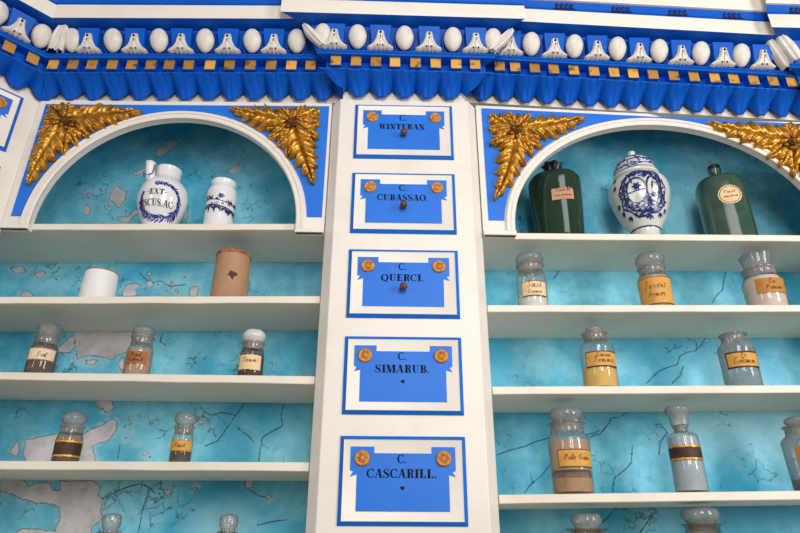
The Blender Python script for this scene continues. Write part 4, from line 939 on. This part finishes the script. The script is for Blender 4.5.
for k in range(230):
    a = 2*PI*k/115; rr = rng.uniform(.66, 1.0); e = crest_edge(a)
    wrap(R, ph, [leafp(e[0]*rr, cz0+e[1]*rr, rng.uniform(.007, .015), a+PI/2+rng.uniform(-1, 1), .0045)], .0019, m)
wrap(R, ph, band([(crest_edge(2*PI*i/48)[0], cz0+crest_edge(2*PI*i/48)[1]) for i in range(49)], [.0025+.0022*abs(math.sin(i*.7)) for i in range(49)]), .0016, m)
wrap(R, ph, ringp(0, cz0+.036, .036, .022, .005, 16, 25, 155)+ringp(0, cz0-.036, .040, .020, .005, 16, 200, 340), .0020, m)
wrap(R, ph, [p for q in range(9) for p in ringp(lerp(-.032, .032, q/8), cz0+.064-.010*abs(q-4)/4, .0036, .0048, .0017, 8)], .0020, m)
for u, z, a in ((-.076, .165, 2.6), (-.072, .115, 3.4), (-.060, .093, 3.8), (-.040, .076, 4.2), (.010, .072, 4.7), (.040, .078, 5.0), (.058, .09, 5.4), (-.072, .190, 2.3)):
    for q in (-.7, 0, .7): wrap(R, ph, [leafp(u, z, .015, a+q, .0055)], .0012, m)
m.build('painted_crest', CNAVY, t, local=True, fix=False)
m = MB(); wrap(R, ph, band([(lerp(-.11, .11, i/30), .044) for i in range(31)], [.0035]*31), .0009, m); m.build('painted_line', CNAVY, t, local=True, fix=False)

# plain pots
x = -.760; t = thing('ointment_pot', 'plain white straight-sided pot with worn brown rim on the second left shelf', 'pot', (x, .09, EYE+LIFT+shz(SHL[2], x)), 'plain pots on the second shelf')
m = MB(); m.lathe([(0, .003), (.040, 0), (.0425, .004), (.0425, .045), (.0412, .078), (.0405, .0855)], 40); m.build('pot_body', PLAINW, t, local=True)
m = MB(); m.lathe([(.0404, .0840), (.0416, .0855), (.0408, .0875), (.038, .087), (.037, .05), (0, .048)], 40); m.build('rim', TANRIM, t, local=True)
x = -.422; t = thing('stoneware_pot', 'tall tan stoneware pot with dark stain on its side on the second left shelf', 'pot', (x, .10, EYE+LIFT+shz(SHL[2], x)), 'plain pots on the second shelf')
m = MB(); m.lathe([(0, .003), (.0445, 0), (.0472, .004), (.0475, .03), (.0460, .09), (.0448, .130), (.0452, .137)], 40); m.build('pot_body', TANPOT, t, local=True)
m = MB(); m.lathe([(.0450, .135), (.0466, .137), (.0462, .145), (.0435, .148), (.040, .145), (.039, .09), (0, .088)], 40); m.build('rim', TANRIM, t, local=True)
m = MB(); R = lambda a, z: lerp(.0475, .0448, (z-.03)/.12)
wrap(R, math.radians(18), [[(-.014, .108), (-.010, .112), (-.006, .124), (.002, .121), (.010, .119), (.014, .111), (.008, .110), (.004, .105), (.003, .097), (-.003, .103), (-.006, .109)]], .0008, m, 0, -.043); m.build('stain', STAIN, t, local=True, fix=False)

# green bottles
def green(label, x, y, r0, r1, hs, hn, rot, gm, lab, seal):
    t = thing('green_bottle', label, 'bottle', (x, y, EYE+LIFT+shz(SHR[1], x)), 'green bottles in the right arch')
    sq = 2.7
    def sqr(a): ca, sa = abs(math.cos(a)), abs(math.sin(a)); return 1/((ca**sq+sa**sq)**(1/sq))
    pr = smooth_prof([(r0*.9, 0), (r0, .006), (r0, .03), (lerp(r0, r1, .5), hs*.5), (r1, hs-.03), (r1*.97, hs-.016), (r1*.88, hs-.003), (r1*.68, hs+.008), (r1*.40, hs+.015), (.0165, hs+.019)], 5)
    m = MB(); n = 64; P = []
    for i in range(n):
        a = 2*PI*i/n; row = [(0, 0, .004)]
        for r, z in pr:
            k = lerp(1, sqr(a), min(1, max(0, (r-.017)/(r1*.5)))); row.append((r*k*math.cos(a+rot), r*k*math.sin(a+rot), z))
        P.append(row)
    m.grid(P, 0, True, True); m.build('bottle_body', gm, t, local=True, angle=60)
    m = MB(); m.lathe([(.0165, hs+.017), (.0155, hs+.024), (.0155, hn-.01), (.0185, hn-.006), (.0185, hn), (.012, hn+.001)], 24); m.build('neck', gm, t, local=True, angle=50)
    m = MB()
    if seal:
        P = []
        for i in range(28):
            a = 2*PI*i/28; w = 1+.13*math.sin(a*7)
            P.append([(r*(w if r > .012 else 1)*math.cos(a), r*(w if r > .012 else 1)*math.sin(a), z) for r, z in ((.017, hn-.016), (.021, hn-.004), (.030, hn+.008), (.026, hn+.010), (.015, hn+.004), (0, hn+.005))])
        m.grid(P, 0, True, True); m.build('crimped_seal', BLKSEAL, t, local=True, angle=60)
    else:
        m.lathe([(.012, hn-.006), (.0125, hn+.001), (.017, hn+.002), (.018, hn+.012), (.014, hn+.016), (0, hn+.017)], 20); m.build('stopper', BLKSEAL, t, local=True)
    R = lambda a, z: lerp(r0, r1, min(1, z/hs))*sqr(a-PI/2-rot)
    phi, hw, z0, z1, rnd = lab; m = MB(); phi = math.radians(phi)
    if not rnd:
        P = [[(u, lerp(z0, z1, j/3)) for j in range(4)] for u in [lerp(-hw, hw, i/10) for i in range(11)]]
        wrap(R, phi, [[P[i][j], P[i+1][j], P[i+1][j+1], P[i][j+1]] for i in range(10) for j in range(3)], .0008, m)
    else:
        zc = (z0+z1)/2; rr = (z1-z0)/2
        P = []
        for i in range(41):
            a = 2*PI*i/40; k = 1+.025*math.sin(15*a)
            P.append([(hw*f*k*math.cos(a), zc+rr*f*k*math.sin(a)) for f in (0, .25, .5, .75, 1)])
        wrap(R, phi, [[P[i][j], P[i+1][j], P[i+1][j+1], P[i][j+1]] for i in range(40) for j in range(4)], .0012, m)
    lo = m.build('label', mat('faded_pink_label', srgb(196, 140, 108), .7, noise=(60, .6, srgb(214, 170, 140), .45, .7)) if not rnd else CREAM, t, local=True, fix=False)
    m = MB(); zc = (z0+z1)/2
    if rnd:
        wrap(R, phi, ringp(0, zc, hw*.86, (z1-z0)*.43, .0015, 26), .0018, m); wrap(R, phi, script_polys('Tinct', hw*1.1, .005, .0011), .0018, m, 0, zc+.005); wrap(R, phi, script_polys('amara', hw*1.2, .004, .0011), .0018, m, 0, zc-.008)
    else:
        wrap(R, phi, script_polys('Aq. Ros' if False else 'Spirit', hw*1.4, .005, .0010), .0018, m, 0, zc+.003); wrap(R, phi, script_polys('ros marin', hw*1.5, .004, .0010), .0018, m, 0, zc-.012)
    m.build('lettering', INK, lo, local=True, fix=False)
green('dark green square-shouldered bottle with crimped black top and pale oblong label', .490, .137, .067, .0765, .226, .272, math.radians(-20), GREENG, (-3, .030, .119, .164, False), True)
green('dusty green flat-sided bottle with round cream label in the dark right of the arch', .984, .135, .0665, .066, .220, .268, math.radians(-26), GREENP, (-13, .030, .112, .174, True), False)
